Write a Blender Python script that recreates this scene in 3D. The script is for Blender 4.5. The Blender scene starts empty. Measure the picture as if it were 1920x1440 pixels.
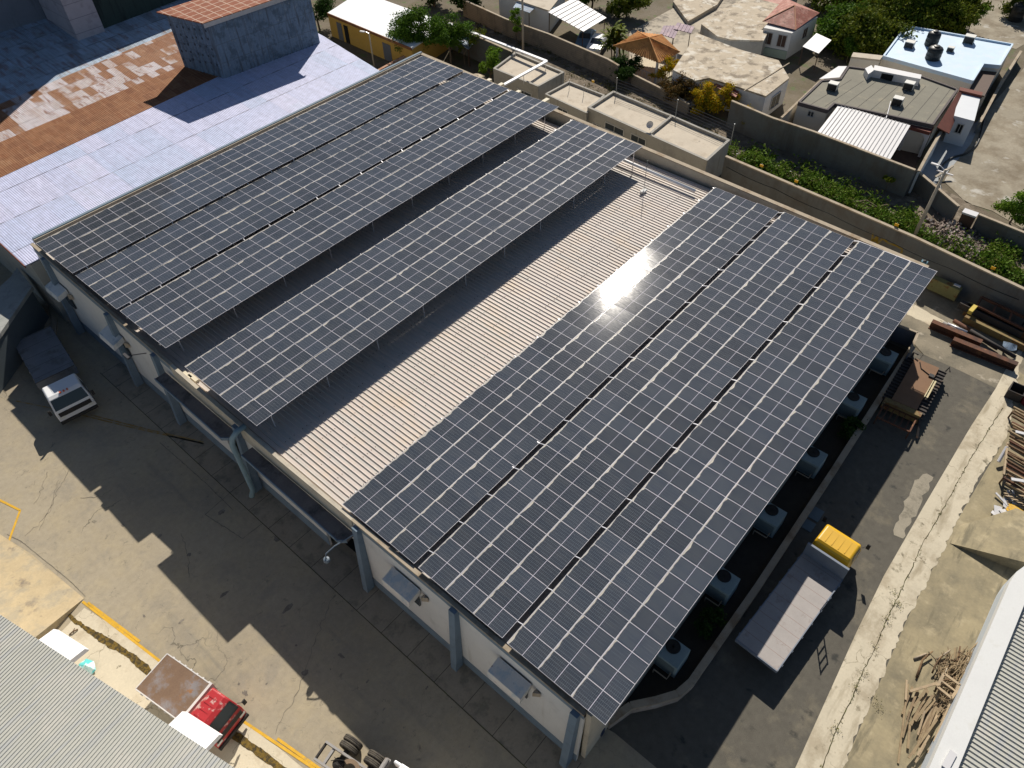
import bpy, math, random
from mathutils import Vector, Matrix
random.seed(11)
SC=bpy.context.scene
COL=SC.collection
rad=math.radians
# ---------------------------------------------------------------- camera
CAM=Vector((-1.7218,-51.9846,36.6641)); FPX=1369.856
R3=Matrix(((0.6516743,0.5701159,-0.5002883),(-0.7580191,0.4660567,-0.4562874),(-0.0269740,0.6765790,0.7358759)))
def P(x,y,z=0.0):
    "world point at height z seen at photo position (x,y)"
    d=R3@Vector(((x-960)/FPX,-(y-720)/FPX,-1.0))
    return CAM+d*((z-CAM.z)/d.z)
def P2(x,y,z=0.0):
    q=P(x,y,z); return (q.x,q.y)
cd=bpy.data.cameras.new('camera'); cam=bpy.data.objects.new('camera',cd); COL.objects.link(cam)
cam.matrix_world=Matrix.Translation(CAM)@R3.to_4x4()
cd.sensor_width=36; cd.lens=FPX/1920*36; cd.clip_start=.5; cd.clip_end=6000
SC.camera=cam
SC.render.resolution_x=1024; SC.render.resolution_y=768
# ---------------------------------------------------------------- light
SUN_AZ,SUN_EL=30.8,39.2
w=bpy.data.worlds.new('World'); SC.world=w; w.use_nodes=True
nt=w.node_tree; bg=nt.nodes['Background']
sky=nt.nodes.new('ShaderNodeTexSky'); sky.sky_type='NISHITA'; sky.sun_disc=False
sky.sun_elevation=rad(SUN_EL); sky.sun_rotation=rad(90-SUN_AZ)
sky.air_density=1.0; sky.dust_density=.6; sky.ozone_density=2.2
hsv=nt.nodes.new('ShaderNodeHueSaturation'); hsv.inputs['Saturation'].default_value=1.0; nt.links.new(sky.outputs[0],hsv.inputs['Color']); nt.links.new(hsv.outputs[0],bg.inputs[0]); bg.inputs[1].default_value=.05
sl=bpy.data.lights.new('sun','SUN'); sl.energy=5.0; sl.angle=rad(.53); sl.color=(1,.925,.82)
so=bpy.data.objects.new('sun',sl); COL.objects.link(so)
sd=Vector((math.cos(rad(SUN_EL))*math.cos(rad(SUN_AZ)),math.cos(rad(SUN_EL))*math.sin(rad(SUN_AZ)),math.sin(rad(SUN_EL))))
so.rotation_euler=(-sd).to_track_quat('-Z','Y').to_euler()
vs=SC.view_settings; vs.view_transform='Standard'; vs.look='None'; vs.exposure=.23; vs.gamma=1
# ---------------------------------------------------------------- materials
MATS={}
class NG:
    def __init__(s,name):
        s.m=bpy.data.materials.new(name); s.m.use_nodes=True; s.t=s.m.node_tree
        s.b=s.t.nodes['Principled BSDF']
        s.tc=s.t.nodes.new('ShaderNodeTexCoord'); s.co=s.tc.outputs['Object']
    def n(s,typ,ins={},**kw):
        o=s.t.nodes.new(typ)
        for k,v in kw.items(): setattr(o,k,v)
        for k,v in ins.items():
            if hasattr(v,'is_output'): s.t.links.new(v,o.inputs[k])
            else: o.inputs[k].default_value=v
        return o
    def math(s,op,a,b=0.0,c=0.0,clamp=False):
        o=s.n('ShaderNodeMath',{0:a,1:b,2:c},operation=op,use_clamp=clamp); return o.outputs[0]
    def sep(s,v):
        o=s.n('ShaderNodeSeparateXYZ',{0:v}); return o.outputs
    def scale(s,v,sc):
        return s.n('ShaderNodeVectorMath',{0:v,1:sc},operation='MULTIPLY').outputs[0]
    def noise(s,scale,detail=6,rough=.6,vec=None,dist=0):
        return s.n('ShaderNodeTexNoise',{'Vector':vec if vec is not None else s.co,'Scale':scale,'Detail':detail,'Roughness':rough,'Distortion':dist}).outputs[0]
    def step(s,v,lo,hi,a=0.,b=1.):
        return s.n('ShaderNodeMapRange',{0:v,1:lo,2:hi,3:a,4:b}).outputs[0]
    def mix(s,f,a,b,mode='MIX'):
        o=s.n('ShaderNodeMix',{},data_type='RGBA',blend_type=mode)
        for i,v in ((0,f),(6,a),(7,b)):
            if hasattr(v,'is_output'): s.t.links.new(v,o.inputs[i])
            else: o.inputs[i].default_value=(tuple(v)+(1,))[:4] if i else v
        return o.outputs[2]
    def out(s,col,rough=.8,bump=None,bstr=.3,bdist=.02,metal=0,spec=.4):
        b=s.b
        if hasattr(col,'is_output'): s.t.links.new(col,b.inputs['Base Color'])
        else: b.inputs['Base Color'].default_value=tuple(col)+(1,)
        if hasattr(rough,'is_output'): s.t.links.new(rough,b.inputs['Roughness'])
        else: b.inputs['Roughness'].default_value=rough
        b.inputs['Metallic'].default_value=metal; b.inputs['Specular IOR Level'].default_value=spec
        if bump is not None:
            bn=s.n('ShaderNodeBump',{'Height':bump,'Strength':bstr,'Distance':bdist}); s.t.links.new(bn.outputs[0],b.inputs['Normal'])
        return s.m
def mat(name,col,rough=.8,var=.25,sc=1.5,col2=None,c2sc=.6,lo=.5,hi=.62,col3=None,c3sc=3.,lo3=.6,hi3=.66,bump=.25,bsc=25,bdist=.02,metal=0,spec=.35,cracks=None,seams=(),streak=None):
    g=NG(name); c=tuple(col)
    f1=g.noise(sc,8,.65); f2=g.noise(sc*14,4,.6)
    v=g.math('ADD',g.math('MULTIPLY',g.math('SUBTRACT',f1,.5),var*2.2),g.math('MULTIPLY',g.math('SUBTRACT',f2,.5),var*1.3))
    v=g.math('ADD',v,1.0)
    k=c
    if col2: k=g.mix(g.step(g.noise(c2sc,9,.68),lo,hi),k,col2)
    if col3: k=g.mix(g.step(g.noise(c3sc,6,.6,vec=g.scale(g.co,(1.1,.9,1))),lo3,hi3),k,col3)
    if streak:   # (scale vector, colour, lo, hi)
        k=g.mix(g.step(g.noise(1.0,5,.6,vec=g.scale(g.co,streak[0])),streak[2],streak[3]),k,streak[1])
    k=g.mix(1.0,k,g.n('ShaderNodeCombineColor',{0:v,1:v,2:v}).outputs[0],'MULTIPLY')
    xyz=g.sep(g.co)
    for ax,per,wd,cc,off in seams:
        fr=g.math('FRACT',g.math('ADD',g.math('DIVIDE',xyz[ax],per),off))
        k=g.mix(g.math('LESS_THAN',fr,wd/per),k,cc)
    if cracks:
        cs,cw,cc,cm=cracks
        dv=g.n('ShaderNodeTexNoise',{'Vector':g.co,'Scale':cs*3,'Detail':6.0}).outputs[1]
        vv=g.n('ShaderNodeVectorMath',{0:g.co,1:g.scale(dv,(.55/cs,)*3)},operation='ADD').outputs[0]
        d=g.n('ShaderNodeTexVoronoi',{'Vector':vv,'Scale':cs},feature='DISTANCE_TO_EDGE').outputs[0]
        m=g.math('MULTIPLY',g.step(d,0,cw*cs,1,0),g.step(g.noise(cs*1.7,3),.45,.6,0,cm))
        k=g.mix(m,k,cc)
    return g.out(k,rough,g.noise(bsc,6,.7) if bump else None,bump,bdist,metal,spec)
def lazy(name,*a,**k):
    if name not in MATS: MATS[name]=mat(name,*a,**k)
    return MATS[name]
# ---------------------------------------------------------------- meshes
class MB:
    def __init__(s): s.v=[]; s.f=[]; s.mi=[]; s.uv=[]; s.has=False
    def add(s,vs,fs,mi=0,uvs=None):
        o=len(s.v); s.v+= [Vector(v) for v in vs]
        for i,f in enumerate(fs):
            s.f.append([o+j for j in f]); s.mi.append(mi); s.uv.append(uvs[i] if uvs else None)
        if uvs: s.has=True
        return s
    def box(s,x0,x1,y0,y1,z0,z1,mi=0):
        vs=[(x0,y0,z0),(x1,y0,z0),(x1,y1,z0),(x0,y1,z0),(x0,y0,z1),(x1,y0,z1),(x1,y1,z1),(x0,y1,z1)]
        return s.add(vs,[(3,2,1,0),(4,5,6,7),(0,1,5,4),(1,2,6,5),(2,3,7,6),(3,0,4,7)],mi)
    def prism(s,poly,z0,z1,mi=0,top=True,bot=True):
        n=len(poly); a=sum(poly[i][0]*poly[(i+1)%n][1]-poly[(i+1)%n][0]*poly[i][1] for i in range(n))
        if a<0: poly=poly[::-1]
        f0=(lambda p:z0) if not callable(z0) else z0
        f1=(lambda p:z1) if not callable(z1) else z1
        vs=[(p[0],p[1],f0(p)) for p in poly]+[(p[0],p[1],f1(p)) for p in poly]
        fs=[(i,(i+1)%n,n+(i+1)%n,n+i) for i in range(n)]
        if top: fs.append(tuple(range(n,2*n)))
        if bot: fs.append(tuple(range(n-1,-1,-1)))
        return s.add(vs,fs,mi)
    def beam(s,a,b,wd,h,mi=0,up=(0,0,1)):
        a=Vector(a); b=Vector(b); t=(b-a).normalized(); u=Vector(up)
        if abs(t.dot(u))>.98: u=Vector((1,0,0))
        sx=t.cross(u).normalized()*wd/2; sz=sx.cross(t).normalized()*h/2
        vs=[a-sx-sz,a+sx-sz,a+sx+sz,a-sx+sz,b-sx-sz,b+sx-sz,b+sx+sz,b-sx+sz]
        return s.add(vs,[(0,1,2,3),(7,6,5,4),(0,4,5,1),(1,5,6,2),(2,6,7,3),(3,7,4,0)],mi)
    def tube(s,pts,r,n=8,mi=0,cap=True):
        pts=[Vector(p) for p in pts]; rs=r if isinstance(r,(list,tuple)) else [r]*len(pts)
        rings=[]; u=None
        for i,p in enumerate(pts):
            t=(pts[min(i+1,len(pts)-1)]-pts[max(i-1,0)]).normalized()
            if u is None: u=t.cross(Vector((0,0,1)) if abs(t.z)<.9 else Vector((1,0,0))).normalized()
            else: u=(u-t*u.dot(t)).normalized()
            q=t.cross(u)
            rings.append([p+(u*math.cos(2*math.pi*k/n)+q*math.sin(2*math.pi*k/n))*rs[i] for k in range(n)])
        vs=[v for rg in rings for v in rg]; fs=[]
        for i in range(len(pts)-1):
            for k in range(n): fs.append((i*n+k,i*n+(k+1)%n,(i+1)*n+(k+1)%n,(i+1)*n+k))
        if cap: fs+= [tuple(range(n-1,-1,-1)),tuple(range((len(pts)-1)*n,len(pts)*n))]
        return s.add(vs,fs,mi)
    def cyl(s,c,r,h,n=16,mi=0,r2=None):
        c=Vector(c); return s.tube([c,c+Vector((0,0,h))],[r,r if r2 is None else r2],n,mi)
    def lathe(s,c,prof,n=16,mi=0):
        c=Vector(c); vs=[]; fs=[]
        for r,z in prof:
            for k in range(n):
                a=2*math.pi*k/n; vs.append(c+Vector((r*math.cos(a),r*math.sin(a),z)))
        for i in range(len(prof)-1):
            for k in range(n): fs.append((i*n+k,i*n+(k+1)%n,(i+1)*n+(k+1)%n,(i+1)*n+k))
        fs.append(tuple(range((len(prof)-1)*n,len(prof)*n)))
        return s.add(vs,fs,mi)
    def quad(s,a,b,c,d,mi=0): return s.add([a,b,c,d],[(0,1,2,3)],mi)
    def xf(s,M):
        s.v=[M@v for v in s.v]; return s
    def build(s,name,mats,parent=None,local=False,smooth=False,bevel=0):
        M=None
        if parent is not None and not local:
            r=parent
            while r.parent: r=r.parent
            M=(Matrix.Translation(r.location)@r.rotation_euler.to_matrix().to_4x4()).inverted()
        vs=[M@v for v in s.v] if M else s.v
        me=bpy.data.meshes.new(name); me.from_pydata([tuple(v) for v in vs],[],s.f)
        if not isinstance(mats,(list,tuple)): mats=[mats]
        for m in mats: me.materials.append(m)
        me.polygons.foreach_set('material_index',s.mi)
        if smooth: me.polygons.foreach_set('use_smooth',[True]*len(s.f))
        if s.has:
            ul=me.uv_layers.new(name='UVMap'); arr=[]
            for f,u in zip(s.f,s.uv):
                for k in range(len(f)): arr+= list(u[k]) if u else [0,0]
            ul.data.foreach_set('uv',arr)
        me.update()
        o=bpy.data.objects.new(name,me); COL.objects.link(o)
        if parent is not None: o.parent=parent
        if bevel:
            b=o.modifiers.new('bevel','BEVEL'); b.width=bevel; b.segments=2; b.limit_method='ANGLE'; b.angle_limit=rad(40)
        return o
def tag(o,label=None,cat=None,group=None,kind=None):
    if label: o['label']=label
    if cat: o['category']=cat
    if group: o['group']=group
    if kind: o['kind']=kind
    return o
def thing(name,label,cat,loc=(0,0,0),rz=0,group=None):
    o=bpy.data.objects.new(name,None); COL.objects.link(o); o.empty_display_size=.3
    o.location=loc; o.rotation_euler=(0,0,rz); return tag(o,label,cat,group)
def struct(name,mb,m,**k):
    return tag(mb.build(name,m,**k),kind='structure')
def sheet(poly,z):
    b=MB(); n=len(poly); a=sum(poly[i][0]*poly[(i+1)%n][1]-poly[(i+1)%n][0]*poly[i][1] for i in range(n))
    if a<0: poly=poly[::-1]
    return b.add([(p[0],p[1],z) for p in poly],[tuple(range(n))])
def wob(poly,step=.35,amp=.06):
    "same outline with small irregular wobble along its edges"
    o=[]; n=len(poly)
    for i in range(n):
        a=Vector(poly[i]); b=Vector(poly[(i+1)%n]); L=(b-a).length; k=max(1,int(L/step)); nn=Vector((-(b-a).y,(b-a).x)).normalized()
        for j in range(k):
            q=a.lerp(b,j/k)+nn*random.uniform(-amp,amp)*(1 if j else 0); o.append((q.x,q.y))
    return o
def corrug(mb,x0,x1,ys,zf,pitch,prof,axis='x',mi=0):
    "ribbed sheet: ribs run along y (axis='x' = profile repeats along x), ys = stations, zf(y) heights"
    xs=[]; n=int((x1-x0)/pitch)
    for i in range(n):
        for fr,h in prof: xs.append((x0+(i+fr)*pitch,h))
    xs.append((x1,prof[0][1]))
    vs=[];fs=[]
    for y in ys:
        for x,h in xs: vs.append((x,y,zf(y)+h) if axis=='x' else (y,x,zf(y)+h))
    m=len(xs)
    for j in range(len(ys)-1):
        for i in range(m-1):
            q=(j*m+i,j*m+i+1,(j+1)*m+i+1,(j+1)*m+i); fs.append(q if (axis=='x')==(ys[1]>ys[0]) else q[::-1])
    return mb.add(vs,fs,mi)
RIB=[(0,0),(.62,0),(.70,.055),(.82,.055),(.90,0)]
ORD=['first','second','third','fourth','fifth','sixth','seventh','eighth','ninth','tenth','eleventh','twelfth','thirteenth','fourteenth','fifteenth','sixteenth','seventeenth','eighteenth','nineteenth','twentieth']
ORD+=['twenty-'+o for o in ORD[:9]]+['thirtieth']+['thirty-'+o for o in ORD[:5]]
# ================================================================ ground sheets
m_earth=mat('earth',(.15,.125,.09),.95,.3,.25,(.12,.10,.06),.35,.45,.6,(.10,.13,.05),.8,.56,.66,bump=.5,bsc=6,bdist=.08)
def yardmat():
    g=NG('yard_concrete'); n1=g.noise(.11,7,.62); n2=g.noise(.55,9,.68); n3=g.noise(3.2,8,.72); n4=g.noise(17,5,.7)
    k=g.mix(g.step(n1,.36,.64),(.355,.308,.226),(.295,.255,.188))
    k=g.mix(g.step(n2,.46,.72,0,.6),k,(.40,.335,.215))
    k=g.mix(g.step(g.noise(.42,9,.72,dist=.6),.52,.72,0,.75),k,(.235,.215,.18))
    k=g.mix(g.step(g.noise(1.4,8,.7,dist=.4),.61,.70,0,.8),k,(.15,.135,.11))
    k=g.mix(g.step(g.noise(6.5,4,.6),.69,.74,0,.8),k,(.12,.105,.085))
    # tyre scuffs sweeping round the yard
    rot=g.n('ShaderNodeMapping',{0:g.co,2:(0,0,rad(-22)),3:(.9,.07,1)}).outputs[0]
    k=g.mix(g.math('MULTIPLY',g.step(g.noise(1.6,6,.6,vec=rot,dist=.3),.56,.70,0,.55),g.step(n1,.4,.6)),k,(.20,.185,.155))
    for cs,wd,cm in ((.085,.05,.9),(.55,.018,.55)):
        dv=g.n('ShaderNodeTexNoise',{'Vector':g.co,'Scale':cs*4,'Detail':7.0}).outputs[1]
        vv=g.n('ShaderNodeVectorMath',{0:g.co,1:g.scale(dv,(.5/cs,)*3)},operation='ADD').outputs[0]
        d=g.n('ShaderNodeTexVoronoi',{'Vector':vv,'Scale':cs},feature='DISTANCE_TO_EDGE').outputs[0]
        k=g.mix(g.math('MULTIPLY',g.step(d,0,wd*cs,1,0),g.step(g.noise(cs*2.3,3),.5,.62,0,cm)),k,(.10,.09,.07))
    v=g.math('ADD',g.step(n3,.2,.8,.84,1.16),g.step(n4,.2,.8,-.10,.10)); k=g.mix(1.0,k,g.n('ShaderNodeCombineColor',{0:v,1:v,2:v}).outputs[0],'MULTIPLY')
    return g.out(k,.9,n3,.25,.02,0,.3)
m_conc=yardmat()
m_asph=mat('asphalt',(.108,.10,.082),.93,.34,2.2,(.175,.155,.115),.4,.53,.68,(.05,.05,.045),1.1,.60,.7,bump=.7,bsc=28,bdist=.03)
m_slab=mat('pale_concrete',(.56,.50,.38),.9,.2,.7,(.42,.36,.26),.7,.52,.66,(.22,.19,.13),2.,.66,.72,bump=.25,cracks=(.35,.02,(.15,.12,.07),.9))
m_stain=mat('stained_concrete',(.33,.28,.175),.92,.25,.4,(.21,.185,.125),.45,.42,.66,(.40,.34,.22),1.2,.55,.7,bump=.3,streak=((.35,1.6,1),(.17,.15,.10),.55,.68))
m_road=mat('sandy_road',(.31,.275,.21),.95,.28,.3,(.20,.165,.115),.35,.44,.62,(.44,.42,.37),.5,.58,.66,bump=.3,bsc=8)
m_yellow=mat('yellow_paint',(.62,.36,.03),.7,.3,2.,(.40,.27,.09),3.,.56,.66,bump=.1)
m_leaflit=mat('gutter_leaves',(.17,.11,.02),.9,.6,6,(.06,.045,.02),5,.45,.55,bump=.8,bsc=25,bdist=.05)
B=MB(); B.add([(-1500,-1500,-.03),(1500,-1500,-.03),(1500,1500,-.03),(-1500,1500,-.03)],[(0,1,2,3)])
struct('ground',B,m_earth)
struct('concrete_yard',sheet([(-60,-70),(9.3,-70),(9.3,-47.6),(9.0,-46),(9,60),(-60,60)],0.0),m_conc)
struct('asphalt_lane',sheet([(9.3,-70),(60,-70),(52,-50),(41.0,-49.4),P2(1732,665)[:2],(44,-46),(9.0,-46),(9.3,-47.6)],0.0),m_asph)
ap=[P2(1732,665),P2(1800,695),P2(1867,728),(41,-58),(38,-62),(60,-70),(53,-50),(53,-30),(44,-30),(44,-48.7)]
struct('concrete_apron',sheet(ap,.006),mat('apron_concrete',(.235,.205,.15),.92,.3,.6,(.155,.14,.105),.5,.45,.62,(.36,.32,.25),.9,.60,.66,bump=.3))
struct('pale_apron_strip',sheet(wob([P2(1700,566),P2(1716,572),P2(1775,605),P2(1800,622),P2(1760,618),P2(1700,590)],.3,.08),.012),m_slab)
stL=[P2(x,y) for x,y in ((1450,1520),(1491,1440),(1605,1187),(1657,1080),(1731,951),(1820,800),(1867,728),(1883,697))]
stR=[P2(x,y) for x,y in ((1920,640),(1910,697),(1889,813),(1840,889),(1795,975),(1737,1092),(1700,1162),(1632,1317),(1580,1440),(1545,1520))]
_e=[]
for a,b in zip(stR[:-1],stR[1:]): 
    w_=wob([a,b,(b[0]-3,b[1])],.22,.10); _e+=[q for q in w_[:max(1,int((Vector(b)-Vector(a)).length/.22))]]
m_strip=mat('drain_strip_concrete',(.54,.485,.37),.9,.18,.6,(.40,.345,.25),.45,.50,.62,(.20,.175,.12),1.3,.60,.68,bump=.25,cracks=(.4,.02,(.15,.12,.07),.9),streak=((.25,1.1,1),(.36,.31,.22),.54,.66))
struct('drain_strip',sheet(stL+_e+[stR[-1]],.018),m_strip)
B=MB()
for ring in ([(1690,1003),(1703,985),(1712,962),(1722,945),(1735,935),(1738,948),(1742,960),(1758,950),(1768,958),(1765,985),(1740,1003),(1722,1022),(1710,1018),(1700,1010)],):
    B.add([(*P2(1.0*x-0,y),.0215) for x,y in wob(ring,6,3)],[tuple(range(len(wob(ring,6,0))))])
struct('strip_patch',B,m_asph) if False else None
struct('pale_spill',sheet(wob([P2(1676,1003),P2(1690,962),P2(1700,935),P2(1715,900),P2(1738,888),P2(1750,895),P2(1735,925),P2(1722,955),P2(1705,985),P2(1693,1010)],.25,.12),.009),mat('pale_spill',(.30,.27,.21),.93,.3,1.2,(.16,.145,.11),1.,.5,.64,bump=.3))
struct('stained_pad',sheet([P2(1545,1520),P2(1580,1440),P2(1700,1162),P2(1795,975),P2(1889,813),P2(1910,697),(42,-70),(5,-70)],.010),m_stain)
# joint and weeds of the drain strip
jm=mat('dark_joint',(.07,.06,.035),.95,.4,3,(.08,.09,.02),2.,.5,.6,bump=.3)
jp=[P2(x,y) for x,y in ((1540,1440),(1568,1370),(1598,1310),(1612,1270),(1640,1215),(1668,1150),(1690,1105),(1714,1055),(1735,1010),(1762,965),(1790,915),(1815,868),(1853,807),(1880,765))]
B=MB()
for a,b in zip(jp[:-1],jp[1:]):
    d=Vector((b[0]-a[0],b[1]-a[1])); L=d.length; d/=L; nn=Vector((-d.y,d.x)); k=max(2,int(L/.25))
    pr=None
    for i in range(k+1):
        q=Vector(a)+d*L*i/k+nn*random.uniform(-.035,.035); wv=random.uniform(.008,.028)
        cu=(q+nn*wv,q-nn*wv)
        if pr: B.quad((pr[0].x,pr[0].y,.024),(pr[1].x,pr[1].y,.024),(cu[1].x,cu[1].y,.024),(cu[0].x,cu[0].y,.024))
        pr=cu
struct('strip_joint',B,jm)
# walkway slabs along the front wall
m_walk=mat('walk_slab',(.30,.26,.20),.9,.25,.6,(.20,.18,.14),.9,.5,.62,bump=.2,seams=((1,1.95,.03,(.07,.06,.05),.2),))
struct('front_walkway',sheet([(5.45,-47.3),(7.25,-47.3),(7.5,-6),(5.6,-6)],.012),m_walk)
struct('walkway_joint',sheet([(5.42,-47.3),(5.46,-47.3),(5.61,-6),(5.57,-6)],.018),jm)
# ramp pads, kerb walk and paint by the left buildings
kw=[P2(x,y) for x,y in ((95,1205),(158,1140),(215,1175),(300,1240),(420,1330),(520,1400),(640,1500),(440,1500),(300,1400),(85,1260))]
struct('kerb_walk',sheet(wob(kw,.5,.02),.012),m_slab)
gut=[P2(x,y) for x,y in ((128,1152),(140,1165),(165,1180),(190,1197),(215,1213),(245,1232),(275,1255),(300,1275),(345,1310),(400,1350),(450,1385),(500,1420),(560,1465))]
B=MB(); pr=None; ga=gb=.11
for a,b in zip(gut[:-1],gut[1:]):
    d=Vector((b[0]-a[0],b[1]-a[1])); L=d.length; d/=L; nn=Vector((-d.y,d.x)); k=max(2,int(L/.1))
    for i in range(k):
        q=Vector(a)+d*L*i/k; ga=min(.22,max(.05,ga+random.gauss(0,.022))); gb=min(.2,max(.05,gb+random.gauss(0,.022))); q1,q2=q+nn*ga,q-nn*gb
        if pr: B.quad((pr[0].x,pr[0].y,.02),(pr[1].x,pr[1].y,.02),(q2.x,q2.y,.02),(q1.x,q1.y,.02))
        pr=(q1,q2)
tag(B.build('gutter_leaf_litter',m_leaflit),'brown leaf litter lying along the kerb gutter','leaf litter',kind='stuff')
rp=[P2(x,y) for x,y in ((158,1122),(125,1095),(60,1040),(5,1005),(-60,960),(-200,1150),(80,1206))]
B=MB(); zz=[0.02,.02,.02,.02,.02,.9,.75]
B.add([(p[0],p[1],z) for p,z in zip(rp,zz)]+[(p[0],p[1],-.01) for p in rp],[tuple(range(7))]+[(i,i+7,(i+1)%7+7,(i+1)%7) for i in range(7)])
struct('loading_ramp',B,mat('ramp_concrete',(.46,.37,.23),.9,.25,.6,(.36,.31,.22),.8,.48,.62,(.24,.20,.15),.9,.6,.7,bump=.25))
def stripe(pts,wd,z=.016):
    B=MB(); ps=[Vector(P2(*p)) for p in pts]
    for a,b in zip(ps[:-1],ps[1:]):
        n=(b-a).normalized(); n=Vector((-n.y,n.x))*wd/2
        B.quad((a+n).to_3d()+Vector((0,0,z)),(a-n).to_3d()+Vector((0,0,z)),(b-n).to_3d()+Vector((0,0,z)),(b+n).to_3d()+Vector((0,0,z)))
    return B
B=stripe([(155,1128),(300,1240),(430,1335),(610,1455)],.13)
B2=stripe([(165,1130),(262,1203)],.13); B.add(B2.v,B2.f); B2=stripe([(520,1385),(600,1442)],.13); B.add(B2.v,B2.f)
struct('yellow_kerb_line',B,m_yellow)
struct('yellow_ramp_line',stripe([(-20,928),(38,957),(12,1028)],.13),m_yellow)
m_fade=mat('faded_yellow_paint',(.34,.21,.06),.8,.4,2.,(.28,.23,.15),2.,.45,.6,bump=.1)
B=stripe([(30,752),(120,770),(240,800),(382,832)],.10,.012); B2=stripe([(170,778),(280,806),(382,829)],.10,.013); B.add(B2.v,B2.f)
struct('faded_yellow_line',B,m_fade)
# cracks and slab joints
B=MB()
def crackline(pts,w0,w1,jit):
    ps=[Vector(P2(*p)) for p in pts]; pr=None
    for a,b in zip(ps[:-1],ps[1:]):
        d=(b-a); Lc_=d.length; d/=Lc_; nn=Vector((-d.y,d.x)); k=max(2,int(Lc_/.18))
        for i in range(k):
            q=a+d*Lc_*i/k+nn*random.gauss(0,jit); w_=random.uniform(w0,w1); cu=(q+nn*w_,q-nn*w_)
            if pr: B.quad((*pr[0],.0105),(*pr[1],.0105),(*cu[1],.0105),(*cu[0],.0105))
            pr=cu
for pts in ([(668,1052),(640,1085),(615,1140),(600,1180),(585,1215),(572,1262),(557,1300),(530,1345),(512,1385)],[(130,880),(105,925),(95,960),(70,985),(40,1010)],[(110,900),(100,940),(70,1000)],[(88,885),(75,930),(60,950)],[(150,935),(190,930),(215,915)],[(340,1000),(355,1050),(350,1090)]): crackline(pts,.006,.022,.05)
for pts in ([(385,965),(430,925),(462,900)],[(385,965),(455,1010),(520,960)],[(462,900),(520,960),(560,925)],[(300,830),(385,905),(440,960)],[(520,960),(600,1035)],[(160,1118),(130,1088),(95,1060),(40,1015),(8,1000)]): crackline(pts,.012,.022,.008)
struct('yard_cracks',B,mat('crack_fill',(.15,.13,.10),.95,.4,2,(.22,.195,.15),1.5,.45,.6,bump=0))
# oil stains and round manhole scars
m_oil=mat('oil_stain',(.16,.14,.115),.8,.3,3,(.24,.21,.17),3.,.45,.65,bump=.1)
B=MB()
for (px,py,rx,ry) in [(700,1085,.75,.6),(572,1262,.45,.42),(640,1230,.25,.5),(690,1277,.3,.15),(555,1210,.15,.2),(540,1140,.8,.5),(760,1165,.4,.3),(460,1300,.3,.45),(448,1282,.15,.2),(500,1282,.2,.1),(1010,1395,.3,.2),(940,1335,.25,.25),(918,1358,.12,.12),(880,1400,.15,.1),(230,985,.15,.4),(620,1255,.1,.1),(300,1005,.4,.2),(270,1155,.12,.35),(340,1165,.5,.2),(420,1115,.7,.3),(415,960,.6,.4),(520,1010,.5,.5),(355,1040,.3,.3),(800,1290,.3,.15),(720,1330,.2,.12)]:
    c=Vector(P2(px,py)); n=14; a0=random.uniform(0,6)
    vs=[(c.x+rx*.45*math.cos(2*math.pi*i/n+a0)*random.uniform(.5,1.15),c.y+ry*.45*math.sin(2*math.pi*i/n+a0)*random.uniform(.5,1.15),.010) for i in range(n)]
    B.add(vs,[tuple(range(n))])
struct('oil_stains',B,m_oil)
# ================================================================ warehouse
m_white=mat('white_wall',(.62,.61,.58),.85,.1,.6,(.50,.49,.46),.7,.55,.75,bump=.1,streak=((2.5,2.5,.25),(.50,.48,.43),.6,.78))
m_blue=mat('blue_grey_paint',(.155,.21,.265),.75,.15,.8,(.12,.16,.20),1.,.5,.7,bump=.1)
m_coping=mat('coping_concrete',(.38,.32,.24),.9,.25,1.2,(.27,.20,.13),.8,.5,.65,bump=.2)
m_beige=mat('beige_wall',(.50,.45,.36),.88,.18,.7,(.36,.32,.26),.6,.52,.7,bump=.15)
m_awn=mat('awning_top',(.19,.16,.14),.9,.35,1.2,(.09,.08,.07),.9,.52,.66,bump=.3)
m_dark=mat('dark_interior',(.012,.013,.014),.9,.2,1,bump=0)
m_roof=mat('ribbed_roof_sheet',(.57,.505,.455),.62,.10,.4,(.60,.50,.40),.5,.5,.7,(.36,.22,.11),1.6,.72,.78,bump=.05,spec=.3,streak=((6.9,.12,1),(.50,.47,.43),.5,.62))
def ztop(y): # parapet top
    return 6.75+(y-.6)/26.6*1.15 if y>-26 else 5.6-.1*max(-1,(y+26)/7) if y>-40 else 5.65
def zroof(y): return 6.1+(y-.5)*(.8/28.5) if y>-28 else 5.3
wh=thing('warehouse','white and blue-grey warehouse with ribbed metal roof carrying the solar array','building',(7.3,-23,0))
YL,YR,XF,XB=.95,-46.95,7.1,45.3
def xw(z): return 7.13+.042*z   # slight batter of the front wall
def front(mb,y0,y1,z0,z1,d0,d1,mi=0):
    "slab on the front wall between y0>y1, z range (may be callables), proud d0..d1 of the wall"
    n=max(1,int(abs(y1-y0)/2.5)); g0=z0 if callable(z0) else (lambda y:z0); g1=z1 if callable(z1) else (lambda y:z1)
    for i in range(n):
        a=y0+(y1-y0)*i/n; b=y0+(y1-y0)*(i+1)/n
        vs=[]
        for y in (a,b):
            for z,d in ((g0(y),d0),(g1(y),d0),(g1(y),d1),(g0(y),d1)): vs.append((xw(z)-d,y,z))
        mb.add(vs,[(0,1,5,4),(2,3,7,6),(1,2,6,5),(3,0,4,7),(0,3,2,1),(4,5,6,7)],mi)
B=MB()
gate0,gate1,gz=-32.6,-29.4,3.6          # dark doorway under the awning
gate2,gate3=-22.5,-20.3
front(B,YL,gate3,0,ztop,0,-.14); front(B,gate2,gate1,0,ztop,0,-.14); front(B,gate0,YR,0,ztop,0,-.14)
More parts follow.
